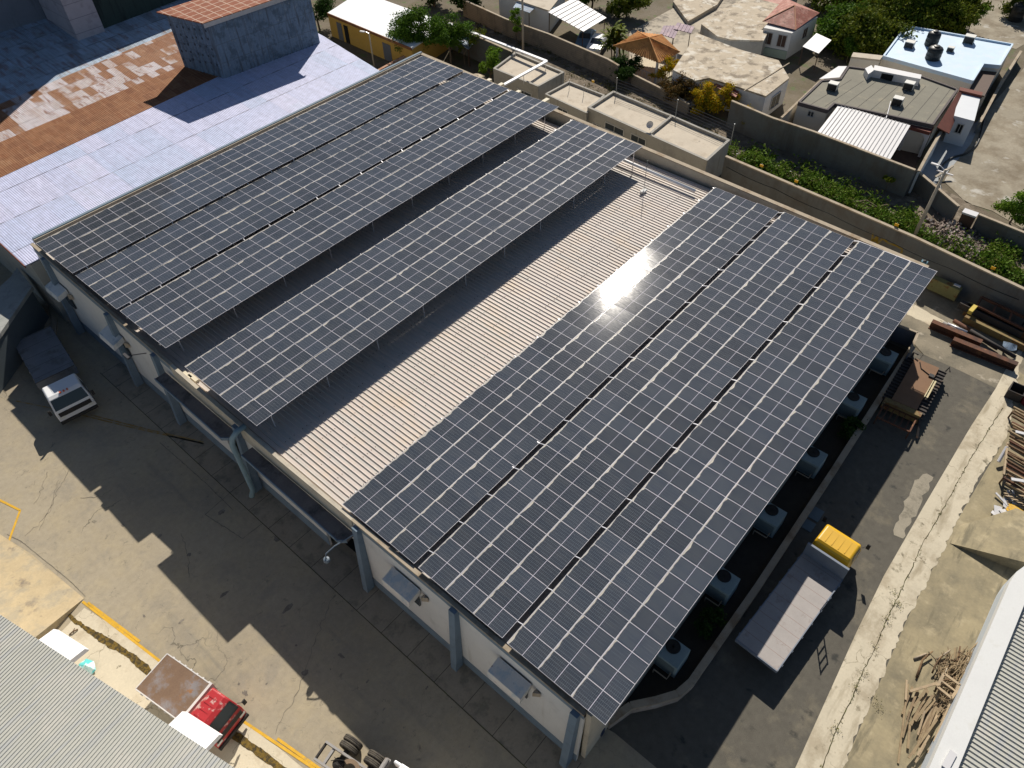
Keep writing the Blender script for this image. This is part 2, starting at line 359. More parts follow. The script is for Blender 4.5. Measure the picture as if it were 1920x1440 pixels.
front(B,gate3,gate2,3.6,ztop,0,-.14); front(B,gate1,gate0,3.6,ztop,0,-.14)
B.build('front_wall',m_white,wh)
B=MB(); B.box(7.5,44.6,YR-.25,YR,0,5.62); B.box(7.7,XB,YL,YL+.3,0,7.0)
B.prism([(44.5,YR-.25),(44.8,YR-.25),(XB+.3,YL+.3),(XB,YL+.3)],0,lambda p:5.6 if p[1]<-20 else 6.9)
B.build('side_wall',m_beige,wh)
B=MB()
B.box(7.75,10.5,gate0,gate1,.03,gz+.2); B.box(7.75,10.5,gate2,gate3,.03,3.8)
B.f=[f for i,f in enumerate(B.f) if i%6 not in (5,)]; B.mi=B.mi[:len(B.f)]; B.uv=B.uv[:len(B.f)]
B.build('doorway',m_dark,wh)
for y0,y1,z0,z1,dd in ((YL,gate3,0,.95,-.01),(gate2,gate1,0,.95,-.01),(gate0,YR,0,.8,-.01),(YL,-16.3,lambda y:ztop(y)-.55,ztop,-.2),(-32.9,YR,lambda y:ztop(y)-.45,lambda y:ztop(y)-.06,-.2)):
    B=MB(); front(B,y0,y1,z0,z1,.012,dd); B.build('painted_band',m_blue,wh)
for y0,y1,dz in ((YL,-16.3,.14),(-32.6,YR,.10)):
    B=MB(); front(B,y0,y1,lambda y:ztop(y)-(.06 if y<-30 else 0),lambda y:ztop(y)+dz-.04,.05,-.17); B.build('coping',m_coping,wh)
B=MB(); B.box(7.75,XB+.3,YL+.1,YL+.34,7.0,7.06); B.build('coping',m_blue,wh)
B=MB(); B.prism([(44.47,YR-.27),(44.84,YR-.27),(XB+.34,YL+.3),(XB-.03,YL+.3)],lambda p:5.6 if p[1]<-20 else 6.9,lambda p:5.69 if p[1]<-20 else 6.98); B.build('coping',m_coping,wh)
B=MB(); front(B,-16.3,-32.6,lambda y:ztop(y)-1.05,lambda y:ztop(y)+.05,.05,-.16); B.build('parapet_beam',m_beige,wh)
for y in (-.9,-9.2,-14.6,-22.9,-33.05,-39.7,-46.6):
    B=MB(); t=ztop(y)+.0
    vs=[(6.55,y-.19,0),(6.55,y+.19,0),(7.05,y+.19,0),(7.05,y-.19,0),(xw(t)-.28,y-.19,t-.1),(xw(t)-.28,y+.19,t-.1),(xw(t)+.02,y+.19,t-.1),(xw(t)+.02,y-.19,t-.1)]
    B.add(vs,[(0,1,5,4),(1,2,6,5),(3,0,4,7),(4,5,6,7),(2,3,7,6)]); B.build('buttress',m_blue,wh)
B=MB(); corrug(B,7.5,44.5,[YL,-8,-16,-24,-32,-40,YR],zroof,.294,[(0,0),(.62,0),(.68,.055),(.78,.055),(.84,0)]); B.build('roof',m_roof,wh)
B=MB()
for y in [-1.5-1.35*i for i in range(34)]:   # rows of fixing screws
    for i in range(128):
        if random.random()<.55:
            x=7.9+i*.294+.22; B.box(x-.018,x+.018,y-.02,y+.02,zroof(y)+.05,zroof(y)+.07)
B.build('roof_screws',mat('screw_rust',(.08,.045,.03),.9,.2,4,bump=0),wh)
# awning slab over the doors
for y0,y1 in ((-15.3,-22.7),(-24.1,-32.7)):
    zt=4.95-(.2 if y0<-20 else .0)
    B=MB(); B.prism([(7.2,y0),(7.2,y1),(6.72,y1),(6.42,y1+.35),(6.5,y0)],zt-.2,zt); B.build('awning_slab',m_awn,wh)
    B=MB(); B.beam((6.48,y0,zt-.09),(6.40,y1+.35,zt-.09),.06,.24); B.beam((6.40,y1+.35,zt-.09),(6.70,y1-.02,zt-.09),.06,.24); B.build('awning_edge',m_blue,wh)
m_hood=mat('hood_paint',(.66,.66,.64),.8,.15,1.,(.38,.42,.45),1.2,.5,.65,bump=.1)
m_hoodold=mat('hood_flaking_paint',(.68,.63,.56),.85,.15,1.,(.50,.53,.53),1.4,.5,.6,(.25,.17,.11),2.2,.66,.72,bump=.2)
for y,mm in ((-1.3,m_hood),(-8.9,m_hood),(-36.4,m_hoodold),(-43.3,m_hoodold)):
    B=MB(); vs=[]
    for yy in (y-.95,y+.95): vs+= [(7.24,yy,4.55),(6.5,yy,4.35),(6.42,yy,3.95),(6.50,yy,3.95),(7.24,yy,4.15)]
    B.add(vs,[(0,1,2,3,4),(9,8,7,6,5),(0,5,6,1),(1,6,7,2),(2,7,8,3),(3,8,9,4)]); h=B.build('window_hood',mm,wh)
    B=MB(); B.box(7.12,7.22,y-.75,y+.75,2.7,3.85); B.build('window',lazy('dim_glass',(.03,.04,.05),.25,.2,1,bump=0,spec=.5),wh)
    B=MB(); B.prism([(7.05,y-1.15),(7.25,y-1.15),(7.25,y-1.45)],3.9,4.3); B.build('bracket',m_coping,wh)
m_pipe=mat('grey_pipe',(.20,.29,.33),.5,.15,2,bump=0)
B=MB(); B.tube([(7.5,-23.6,5.95),(6.95,-23.6,5.95),(6.62,-23.45,5.55),(6.5,-23.35,5.0),(6.45,-23.2,.6),(6.2,-23.2,.15)],.16,12); B.build('downpipe',m_pipe,wh,smooth=True)
B=MB(); B.tube([(7.1,-32.95,5.1),(6.75,-32.75,4.9),(6.1,-32.5,4.75),(5.6,-32.35,4.5),(5.5,-32.4,4.3)],.035,8); B.lathe((5.5,-32.4,3.95),[(.04,.3),(.15,.25),(.18,.1),(.14,.02)],12); B.build('flood_lamp',mat('lamp_grey',(.16,.2,.24),.5,.1,2,bump=0),wh)
B=MB(); B.tube([(7.0,-14.3,6.1),(6.7,-13.9,6.0),(6.3,-13.3,5.8)],.03,6); B.box(6.1,6.3,-13.5,-12.9,5.72,5.84); B.build('wall_lamp',lazy('lamp_dark',(.05,.05,.055),.6,.1,2,bump=0),wh)
# far edge flashing pipe and small roof fittings
m_shine=mat('white_pvc',(.78,.78,.80),.4,.05,2,bump=0)
B=MB(); B.tube([(43.2,-17,6.0),(43.1,-24,5.85),(43.0,-30.6,5.7)],.12,8); B.build('roof_edge_pipe',m_shine,wh,smooth=True)
B=MB()
for px,py,z in ((350,702,5.75),(362,707,5.75)): 
    q=P(px,py,z); B.box(q.x-.12,q.x+.12,q.y-.42,q.y+.42,z-.25,z)
for px,py in ((915,150),(938,158),(970,172),(1023,187)): 
    q=P(px,py,6.6); B.box(q.x-.35,q.x+.35,q.y-.18,q.y+.18,6.25,6.6)
B.build('junction_box',mat('cream_box',(.66,.60,.46),.7,.1,2,bump=0),wh)
# thin lightning rod standing on the open strip
q=P(1207,358,5.5); r=thing('antenna_mast','thin mast on a small base on the open strip of warehouse roof','mast',(q.x,q.y,5.45))
B=MB(); B.tube([(0,0,0),(0,0,2.6)],.025,6); B.build('pole',lazy('steel_grey',(.30,.32,.34),.45,.1,2,bump=0,metal=.6),r,local=True)
B=MB(); B.box(-.25,.25,-.15,.15,0,.12); B.box(-.4,-.2,-.1,.1,.05,.2); B.build('base',m_hood,r,local=True)
# ================================================================ solar array
W,L,PW,PL=1.049,1.748,1.06,1.764
BANDS=[(7.52,0,7.30,.65,3),(7.59,-5.35,7.20,-.08,3),(7.65,-10.87,7.13,.58,3),(7.52,-18.33,7.17,.06,4),(7.61,-31.62,5.90,.21,3),(7.54,-37.18,6.08,-.86,3),(7.47,-42.68,6.13,-.28,3)]
SCL=[1,1,1,.977,.983,.983,.983]     # the strips right of the gap use slightly shorter modules
BN=['leftmost strip','second strip from left','third strip from left','four-row strip','fifth strip from left','second strip from right','rightmost strip']
def mk_glass():
    g=NG('solar_cells'); uv=g.tc.outputs['UV']; X=g.sep(uv); u,v=X[0],X[1]
    oi=g.n('ShaderNodeObjectInfo').outputs['Random']; at=g.n('ShaderNodeAttribute',attribute_name='pr').outputs['Fac']
    rnd=g.math('ADD',oi,at)
    def grid(c,n,wd): # line mask
        fr=g.math('FRACT',g.math('MULTIPLY',c,n)); return g.math('ADD',g.math('LESS_THAN',fr,wd),g.math('GREATER_THAN',fr,1-wd),clamp=True)
    gl=g.math('MAXIMUM',grid(u,6.0,.022),grid(v,20.0,.028))
    mid=g.math('LESS_THAN',g.math('ABSOLUTE',g.math('SUBTRACT',v,.5)),.0075)
    shade=g.step(g.math('FRACT',g.math('MULTIPLY',rnd,7.31)),0,1,.8,1.25)
    cell=g.mix(1.0,(.031,.040,.056),g.n('ShaderNodeCombineColor',{0:shade,1:shade,2:shade}).outputs[0],'MULTIPLY')
    k=g.mix(gl,cell,(.155,.178,.205)); k=g.mix(mid,k,(.50,.48,.56))
    # thin dust film plus the wedge of silt that gathers along the low edge
    vec=g.n('ShaderNodeCombineXYZ',{0:g.math('ADD',g.math('MULTIPLY',u,1.5),g.math('MULTIPLY',rnd,91.7)),1:g.math('MULTIPLY',v,.6),2:rnd}).outputs[0]
    nz=g.noise(1.1,2,.5,vec=vec); nf=g.noise(9,4,.6,vec=vec)
    wid=g.math('ADD',g.step(nz,.33,.72,.006,.075),g.math('MULTIPLY',g.math('SUBTRACT',nf,.5),.012))
    wid=g.math('MULTIPLY',wid,g.step(g.math('FRACT',g.math('MULTIPLY',rnd,3.77)),0,1,.55,1.2))
    dust=g.math('MULTIPLY',g.step(g.math('SUBTRACT',wid,v),-.004,.006),.95)
    film=g.step(g.noise(2.2,5,.6,vec=vec),.35,.8,.015,.075)
    k=g.mix(film,k,(.40,.37,.32)); k=g.mix(dust,k,(.42,.39,.335))
    spl=g.math('MULTIPLY',g.math('GREATER_THAN',g.noise(16,2,.5,vec=g.n('ShaderNodeCombineXYZ',{0:u,1:g.math('MULTIPLY',v,1.7),2:g.math('MULTIPLY',rnd,53.)}).outputs[0]),.845),.8)
    k=g.mix(spl,k,(.62,.62,.60))
    ro=g.math('ADD',g.step(nf,.3,.7,.046,.06),g.math('MULTIPLY',dust,.6))
    return g.out(k,ro,None,spec=.5)
m_cell=mk_glass(); m_alu=mat('panel_aluminium',(.64,.63,.68),.5,.05,2,bump=0,metal=0,spec=.4)
def frame_geo(mb,M,h=.035,fw=.009,fy=.014):
    a,b=W/2,L/2
    o=[(-a,-b),(a,-b),(a,b),(-a,b)]; i=[(-a+fw,-b+fy),(a-fw,-b+fy),(a-fw,b-fy),(-a+fw,b-fy)]
    vs=[M@Vector((p[0],p[1],0)) for p in o]+[M@Vector((p[0],p[1],0)) for p in i]+[M@Vector((p[0],p[1],-h)) for p in o]
    fs=[(k,(k+1)%4,4+(k+1)%4,4+k) for k in range(4)]+[(8+k,8+(k+1)%4,(k+1)%4,k) for k in range(4)]
    mb.add(vs,fs)
def glass_geo(mb,M,fw=.009):
    a,b=W/2-fw,L/2-.012
    vs=[M@Vector(p) for p in ((-a,-b,-.006),(a,-b,-.006),(a,b,-.006),(-a,b,-.006))]
    mb.add(vs,[(0,1,2,3)],0,[[(0,1),(1,1),(1,0),(0,0)]])      # v=0 on the low (+y) edge
    vs=[M@Vector(p) for p in ((-a,-b,-.03),(a,-b,-.03),(a,b,-.03),(-a,b,-.03))]; mb.add(vs,[(3,2,1,0)],0,[[(.5,.9)]*4])
slots=[]
for bi,(x0,y0,z0,t,nr) in enumerate(BANDS):
    for r in range(nr):
        # rows settle a little differently; the row nearest the bare roof faces the sun's mirror image
        rt=rad(t)+rad({(4,0):-.25,(4,1):-1.0,(4,2):-1.3}.get((bi,r),random.uniform(-.1,.5)))
        ph=random.uniform(0,6)
        for c in range(35):
            k_=SCL[bi]; cx=x0+(c+.5)*PW*k_; sc=(r+.5)*PL*k_
            cy=y0-math.cos(rad(t))*sc; cz=z0+math.sin(rad(t))*sc+.015*math.sin(cx*.35+ph)
            M=Matrix.Translation((cx,cy,cz))@Matrix.Rotation(-rt+rad(random.gauss(0,.13)),4,'X')@Matrix.Rotation(rad(random.gauss(0,.15)),4,'Y')@Matrix.Scale(k_,4)
            slots.append(((Vector((cx,cy,cz))-CAM).length,bi,r,c,M))
slots.sort(key=lambda s:s[0])
f=MB(); frame_geo(f,Matrix.Identity(4)); gq=MB(); glass_geo(gq,Matrix.Identity(4))
fo=go=None
sf,sg,prs=MB(),MB(),[]
RN={3:['left row','middle row','right row'],4:['left row','inner left row','inner right row','right row']}
for i,(d,bi,r,c,M) in enumerate(slots):
    if i<300:
        e=bpy.data.objects.new('solar_panel',None); COL.objects.link(e); e.matrix_world=M; e.empty_display_size=.2
        tag(e,'%s solar panel from the near end, %s of the %s'%(ORD[c],RN[BANDS[bi][4]][r],BN[bi]),'solar panel','solar panels of the rooftop array')
        if fo is None:
            fo=f.build('frame',m_alu,e,local=True); go=gq.build('cell_sheet',m_cell,e,local=True)
        else:
            for src in (fo,go):
                q=src.copy(); COL.objects.link(q); q.parent=e
    else:
        frame_geo(sf,M); glass_geo(sg,M); v=random.random(); prs+=[v]*8
far=tag(sg.build('solar_panel',m_cell),'farther solar panels of the rooftop array reaching to the back wall','solar panels','solar panels of the rooftop array','stuff')
at=far.data.attributes.new('pr','FLOAT','POINT'); at.data.foreach_set('value',prs)
tag(sf.build('frame',m_alu,far,local=True),kind='stuff')
# racks that carry the strips: rails cross the gaps, purlins run along, short legs stand on the roof
m_gal=mat('galvanised_rail',(.66,.66,.70),.4,.08,3,bump=0,metal=.4)
def rack(bands,label):
    x0=BANDS[bands[0]][0]; rt=thing('panel_rack',label,'panel rack',(26,BANDS[bands[0]][1]-3,BANDS[bands[0]][2]-.5))
    ya=BANDS[bands[0]][1]-.1; za=BANDS[bands[0]][2]-.055
    lb=BANDS[bands[-1]]; yb=lb[1]-lb[4]*PL+.1; kp=SCL[bands[0]]*PL
    rails=MB(); pts=[]
    for bi in bands:
        a=BANDS[bi]; pts+= [(a[1]+.12 if bi==bands[0] else a[1],a[2]-.075),(a[1]-a[4]*kp*math.cos(rad(a[3])),a[2]+math.sin(rad(a[3]))*a[4]*kp-.06)]
    for k in range(18):
        x=x0+.95+k*2.12*SCL[bands[0]]
        for (y1,z1),(y2,z2) in zip(pts[:-1],pts[1:]): rails.beam((x,y1,z1),(x,y2,z2),.042,.05)
    rails.build('cross_rails',m_gal,rt)
    pur=MB()
    for n_,(y,z) in enumerate(pts):
        yy=y+(-.75 if n_%2==0 else .75); pur.beam((x0+.1,yy,z-.09),(x0+36.3,yy,z-.09),.07,.1)
        
        for k in range(10):
            leg=MB(); leg.beam((x0+1.2+k*3.9,yy,zroof(yy)),(x0+1.2+k*3.9,yy,z-.1),.045,.045); leg.build('leg',m_gal,rt)
    pur.build('purlins',m_gal,rt)
rack([0,1,2],'galvanised rack under the three strips on the left'); rack([3],'galvanised rack holding the four-row strip above the ribbed roof'); rack([4,5,6],'galvanised rack under the three strips on the right')
# ================================================================ factory on the left
def zA(y): return 5.6+.1*(y-1)
def sheets_mat(name,cols,su,sv,seam,rough=.7,ridge=.16,bump=.6,seamv=.3,xb=None,rust=0):
    "corrugated sheeting laid in separate sheets, every sheet with its own age"
    g=NG(name); X=g.sep(g.co)
    row=g.math('FLOOR',g.math('DIVIDE',X[1],sv)); sh=g.n('ShaderNodeTexWhiteNoise',{'Vector':g.n('ShaderNodeCombineXYZ',{0:row,1:3.3,2:.5}).outputs[0]},noise_dimensions='3D').outputs[0]
    ux=g.math('ADD',g.math('DIVIDE',X[0],su),g.math('MULTIPLY',sh,.9))
    wn=g.n('ShaderNodeTexWhiteNoise',{'Vector':g.n('ShaderNodeCombineXYZ',{0:g.math('FLOOR',ux),1:row,2:1.7}).outputs[0]},noise_dimensions='3D').outputs[0]
    bias=g.step(X[0],xb[0],xb[1],0,-xb[2]) if xb else 0.0
    r=g.n('ShaderNodeValToRGB',{0:g.math('ADD',bias,g.math('ADD',g.math('MULTIPLY',wn,.62),g.math('MULTIPLY',g.step(g.noise(.16,5,.62),.3,.7),.38)))}); cr=r.color_ramp; cr.interpolation='LINEAR'
    while len(cr.elements)<len(cols): cr.elements.new(.5)
    for i,(p,c) in enumerate(cols): cr.elements[i].position=p; cr.elements[i].color=tuple(c)+(1,)
    k=r.outputs[0]
    st=g.noise(1,5,.65,vec=g.scale(g.co,(6.,.22,1))); k=g.mix(g.step(st,.46,.70,0,.55),k,seam)
    rb=g.math('SINE',g.math('MULTIPLY',X[0],6.2832/ridge)); k=g.mix(g.step(rb,.2,1.,0,.28),k,tuple(c*.5 for c in seam))
    if rust:
        rs=g.noise(1,6,.68,vec=g.scale(g.co,(1.9,.55,1)),dist=.4); k=g.mix(g.step(rs,.53,.62,0,rust),k,(.20,.075,.03))
        rs2=g.noise(1,6,.68,vec=g.scale(g.co,(2.6,.8,1.7)),dist=.3); k=g.mix(g.step(rs2,.60,.68,0,rust*.6),k,(.40,.27,.17))
    fu=g.math('FRACT',ux); fv=g.math('FRACT',g.math('DIVIDE',X[1],sv))
    e=g.math('MAXIMUM',g.math('MULTIPLY',g.math('LESS_THAN',fu,.035),seamv),g.math('MULTIPLY',g.math('LESS_THAN',fv,.035),.9))
    e=g.math('MULTIPLY',e,g.step(g.noise(1.3,3),.38,.58,.15,.9))
    k=g.mix(e,k,tuple(c*(1.0 if seamv>.5 else .35) for c in seam))
    v=g.step(g.noise(2.,8,.7),.25,.75,.8,1.2); k=g.mix(1.0,k,g.n('ShaderNodeCombineColor',{0:v,1:v,2:v}).outputs[0],'MULTIPLY')
    wv=g.math('SINE',g.math('MULTIPLY',X[0],6.2832/ridge))
    return g.out(k,rough,wv,bump,.015,0,.3)
m_pale=sheets_mat('pale_sheet_roof',[(0,(.43,.52,.70)),(.45,(.52,.56,.76)),(.8,(.58,.59,.77)),(1,(.47,.57,.72))],1.9,3.6,(.40,.40,.54),.6)
m_rust=sheets_mat('rusted_sheet_roof',[(0,(.17,.065,.03)),(.5,(.22,.09,.04)),(.84,(.28,.13,.06)),(.93,(.42,.33,.20)),(1,(.45,.42,.38))],.85,.95,(.36,.20,.11),.85,seamv=.75,rust=.45)
m_patch=sheets_mat('patched_sheet_roof',[(0,(.22,.09,.04)),(.40,(.27,.13,.065)),(.46,(.47,.42,.42)),(.75,(.55,.52,.56)),(1,(.52,.50,.50))],.8,1.55,(.36,.22,.15),.75,xb=(-6,8,.3),rust=.8)
m_old=sheets_mat('grey_sheet_roof',[(0,(.14,.15,.16)),(.3,(.34,.43,.54)),(.7,(.42,.54,.68)),(1,(.22,.21,.18))],.95,2.3,(.16,.13,.10),.75,rust=.5)  # bluish tone picked to suggest shade on the factory roof; other roofs share it
fc=thing('factory_building','long factory shed with pale, rusted and patched sheet roofs left of the warehouse','building',(24,10,0))
def rpoly(p,dz=0.,th=.06): 
    b=MB(); b.prism(p,lambda q:zA(q[1])+dz-th,lambda q:zA(q[1])+dz); return b
rpoly([(6.35,.98),(41.9,.98),(42.7,12.3),(42.7,13.6),(6.35,11.6)]).build('pale_roof',m_pale,fc)
rpoly([(6.35,11.6),(42.7,13.6),(42.7,17.2),(6.3,16.2)],.02).build('rusted_roof',m_rust,fc)
rpoly([(6.3,16.2),(29.8,16.85),(42.7,17.2),(42.7,24.3),(33.,23.2),(20.5,22.3),(6.3,21.2)]).build('patched_roof',m_patch,fc)
rpoly([(6.3,21.2),(20.5,22.3),(33.,23.2),(42.7,24.3),(42.7,36),(-8,36),(-8,21.2)],-.05).build('shade_toned_roof',m_old,fc)  # front edge follows the cast shadow line; shade is partly in its colour
B=MB(); B.prism([(6.7,.98),(41.6,.98),(42.4,12.3),(42.4,35),(6.7,35)],0,lambda q:zA(q[1])-.12,bot=False)
m_fwall=mat('factory_wall',(.33,.33,.30),.9,.2,.6,(.24,.25,.23),.6,.5,.66,bump=.2)
B.build('wall',m_fwall,fc)
B=MB(); B.beam((6.33,.98,5.5),(6.33,6.0,6.0),.06,.2); B.build('rust_fascia',mat('rust_fascia',(.22,.08,.05),.85,.3,2,bump=.2),fc)
m_lap=mat('white_lap',(.72,.73,.78),.6,.1,2,bump=0)
for px,py,w_,h_ in ((178,102,.5,.25),(190,112,2.6,.18),(143,152,2.4,.15)):
    pass
# box tower that stands on the factory roof
tw=thing('roof_tower','blue-grey corrugated box tower with rusty tiled top on the factory roof','tower',(36,14,6.6))
tp=[(30.93,12.29),(41.58,11.52),(41.9,15.7),(29.58,16.55)]
m_clad=mat('tower_cladding',(.16,.225,.31),.8,.2,.8,(.10,.145,.20),1.2,.5,.6,(.25,.29,.33),2.5,.62,.68,bump=.2,streak=((3.3,3.3,.3),(.09,.11,.14),.52,.66),seams=((2,1.6,.03,(.10,.12,.15),.1),))
B=MB(); n=4
for i in range(4):      # folded sheet walls
    a=Vector(tp[i]); b=Vector(tp[(i+1)%4]); d=(b-a); Ln=d.length; d/=Ln; nn=Vector((d.y,-d.x)); k=int(Ln/.36); pr=None
    for j in range(k*2+1):
        q=a+d*Ln*j/(k*2)+nn*(.09 if j%2 else 0); t=11.75 if i<1 else 11.8
        z0=zA(q.y)-.3
        if pr: B.quad((pr.x,pr.y,zA(pr.y)-.3),(q.x,q.y,z0),(q.x,q.y,11.8),(pr.x,pr.y,11.8))
        pr=q
B.build('cladding',m_clad,tw)
m_toproof=mat('rust_tile_roof',(.25,.085,.045),.85,.25,1.0,(.34,.17,.10),1.5,.52,.64,bump=.2,seams=((0,.95,.07,(.50,.38,.30),0),(1,.85,.07,(.50,.38,.30),.3)))
B=MB(); B.prism([(30.3,11.75),(42.2,10.95),(42.4,16.1),(29.0,17.0)],lambda q:11.85+(q[1]-11.5)*.03,lambda q:11.95+(q[1]-11.5)*.03); B.build('roof',m_toproof,tw)
B=MB(); B.beam((30.3,11.72,11.72),(42.2,10.92,11.72),.05,.34); B.build('eave_board',mat('eave_board',(.46,.44,.42),.8,.25,1.5,bump=.1),tw)
m_louv=lazy('louvre_dark',(.06,.075,.10),.8,.2,2,bump=0)
B=MB()
for r in range(5):
    for c in range(7):
        t=(c+.5+random.uniform(-.2,.2))/7; a=Vector(tp[0]).lerp(Vector(tp[3]),t); z=7.9+r*.74+random.uniform(-.1,.1)
        B.box(a.x-.11,a.x-.05,a.y-.07,a.y+.07,z,z+.16)
tag(B.build('wall_vents',m_louv,tw),kind='stuff')
# block and dark hall behind it that shade the roof
bk=thing('concrete_shaft','tall pale concrete shaft rising from the shaded factory roof','tower',(26.7,30,8))
B=MB(); B.prism([(25.3,27.65),(28.05,27.6),(28.2,33.6),(25.4,33.7)],7.6,24); B.build('shaft',mat('shaft_concrete',(.42,.41,.46),.9,.12,1.2,(.30,.29,.33),1.,.52,.7,bump=.15,seams=((2,1.3,.04,(.18,.18,.22),.42),)),bk)
hl=thing('dark_hall','dark green sheet clad hall behind the concrete shaft','building',(35,31,0))
B=MB(); B.prism([(28.3,28.2),(46,29.2),(46,40),(28.3,40)],6,15.4); B.build('wall',mat('dark_green_cladding',(.035,.06,.055),.8,.3,.8,bump=.1,streak=((2.,2.,.2),(.015,.025,.025),.5,.65)),hl)
B=MB(); B.prism([(28.1,28.0),(46.2,29),(46.2,40),(28.1,40)],15.4,15.6); B.build('roof',m_old,hl)
h2=thing('tall_mill','tall blue-grey mill wall at the upper left corner above the roofs','building',(15,40,0))
B=MB(); B.prism([(2,34.6),(25.2,33.9),(28.2,34),(28.2,44),(2,44)],0,30); B.build('wall',mat('mill_wall',(.17,.20,.25),.85,.2,.7,bump=.1,streak=((1.2,1.2,.15),(.09,.11,.14),.5,.66)),h2)
B=MB(); B.prism([(1.8,34.4),(25.2,33.7),(28.4,33.8),(28.4,44.2),(1.8,44.2)],30,30.3); B.build('roof',m_old,h2)
# low concrete roof and wall in front of the factory
lb=thing('low_annex','low concrete annex with flat grey roof at the left edge below the factory','building',(4,4,0))
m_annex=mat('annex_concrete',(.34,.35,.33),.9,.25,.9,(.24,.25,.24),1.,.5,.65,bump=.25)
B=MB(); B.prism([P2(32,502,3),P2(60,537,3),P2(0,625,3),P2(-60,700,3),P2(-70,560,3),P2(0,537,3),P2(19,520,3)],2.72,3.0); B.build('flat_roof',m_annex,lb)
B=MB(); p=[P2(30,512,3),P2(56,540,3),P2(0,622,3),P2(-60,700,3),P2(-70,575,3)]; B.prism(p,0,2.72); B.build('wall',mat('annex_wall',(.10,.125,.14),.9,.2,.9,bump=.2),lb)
B=MB(); a=P(0,617,.35); b=P(-40,690,.3)
tag(struct('kerb_step',sheet([P2(20,632),P2(0,660),P2(-60,740),P2(-60,700),P2(0,640)],.02),m_slab))
# lintel pipe and post seen in the dark corner
pl=thing('pipe_post','thin blue post with a side arm in the shaded corner by the factory','post',(*P2(62,597),0))
B=MB(); B.tube([(0,0,0),(0,0,2.4),(0.1,-.6,2.4)],.04,6); B.tube([(0,0,2.4),(-.1,.5,2.4)],.04,6); B.build('pole',m_pipe,pl,local=True)
for i,pp in enumerate((((78,575),(90,570),(97,605),(86,618)),((97,590),(108,600),(106,630),(97,622)))):
    o=sheet([P2(*q) for q in pp],.02); 
    tag(MB().prism([P2(*q) for q in pp],.005,.10).build('concrete_slab',m_coping),['long concrete slab lying in the dark corner behind the white truck','short concrete slab lying beside the long one behind the white truck'][i],'slab')
# ================================================================ shed at the bottom left
def ribshed(name,label,poly_edge,zf,body):
    pass
m_zinc=mat('zinc_roof',(.47,.47,.42),.5,.1,.5,(.52,.50,.45),.5,.5,.7,bump=.03,spec=.35,streak=((.25,4.,1),(.42,.43,.42),.5,.66),col3=(.35,.25,.15),c3sc=3.,lo3=.74,hi3=.8)
ls=thing('storage_shed','grey ribbed metal shed at the lower left with white window hoods','building',(-8,-30,0))
def zL(x): return 5.5+( -3.2-x)*.06
e0=Vector(P2(0,1152,5.5)); e1=Vector(P2(440,1440,5.5)); d=(e1-e0).normalized(); nn=Vector((-d.y,d.x)); 
if nn.x>0: nn=-nn
s0=e0-d*12; Ln=(e1-e0).length+26
B=MB(); pit=.16; n=int(Ln/pit); vs=[]; prof=[(0,.0),(.66,0),(.72,.035),(.90,.035),(.96,0)]
for j,t in enumerate((0,9,22)):
    for i in range(n):
        for fr,h in prof:
            q=s0+d*(i+fr)*pit+nn*t; vs.append((q.x,q.y,5.5+.05*t+h))
m=n*len(prof); B.add(vs,[(j*m+i,j*m+i+1,(j+1)*m+i+1,(j+1)*m+i) for j in range(2) for i in range(m-1)])
B.build('roof',m_zinc,ls)
B=MB(); q=[s0+nn*.45,s0+d*Ln+nn*.45,s0+d*Ln+nn*20,s0+nn*20]; B.prism([(p.x,p.y) for p in q],0,5.3,bot=False); B.build('wall',m_white,ls)
m_hoodw=mat('white_hood',(.80,.80,.80),.6,.06,1.5,bump=.05)
for (px,py) in ((118,1208),(362,1372)):
    c=Vector(P2(px,py,4.4)); 
    # hood: top sloping out of the wall
    t=(c-e0).dot(d); base=e0+d*t
    B=MB(); vs=[]
    for u in (-1.05,1.05):
        for o,z in ((.5,4.75),(-.75,4.35),(-.85,4.05),(-.75,4.05),(.5,4.4)):
            p=base+d*u+nn*o; vs.append((p.x,p.y,z))
    B.add(vs,[(4,3,2,1,0),(5,6,7,8,9),(0,1,6,5),(1,2,7,6),(2,3,8,7),(3,4,9,8)]); B.build('window_hood',m_hoodw,ls)
tb_=thing('crumpled_tarp','small crumpled white and turquoise plastic sheet by the shed eave','plastic sheet',(*P2(165,1252,.4),0))
B=MB(); 
c=Vector(P2(163,1250,.2))
B.add([(c.x+random.uniform(-.1,.1)+.35*math.cos(i*1.05)*(1+.4*(i%2)),c.y+.55*math.sin(i*1.05),.05+.25*random.random()) for i in range(6)]+[(c.x,c.y,.4)],[(i,(i+1)%6,6) for i in range(6)])
B.build('sheet',mat('turquoise_plastic',(.55,.72,.70),.4,.2,3,(.10,.50,.50),2.,.5,.56,bump=.1),tb_)
# ================================================================ building at the lower right
rb=thing('parapet_building','white parapet building with ribbed metal roof at the lower right corner','building',(20,-62,0))
ZR=1.5
o0=Vector(P2(1742,1440,ZR)); o1=Vector(P2(1893,1092,ZR)); o2=Vector(P2(1906,1072,ZR)); o3=Vector(P2(1925,1058,ZR))
i0=Vector(P2(1797,1440,ZR)); i1=Vector(P2(1920,1135,ZR)); i2=Vector(P2(1935,1100,ZR))
dd=(o1-o0).normalized(); a0=o0-dd*8; b0=i0-(i1-i0).normalized()*8
B=MB(); far_=(o3.x,-75)
out=[a0,o0,o1,o2,o3,Vector((o3.x+.6,-75)),Vector((a0.x,-75))]
B.prism([(p.x,p.y) for p in out],0,ZR-.55,bot=False); B.build('wall',mat('pale_blue_wall',(.50,.55,.60),.85,.1,.8,bump=.1),rb)
B=MB(); ring=[a0,o0,o1,o2,o3]; inn=[b0,i0,i1,i2,Vector((o3.x-.2,o3.y-.9))]
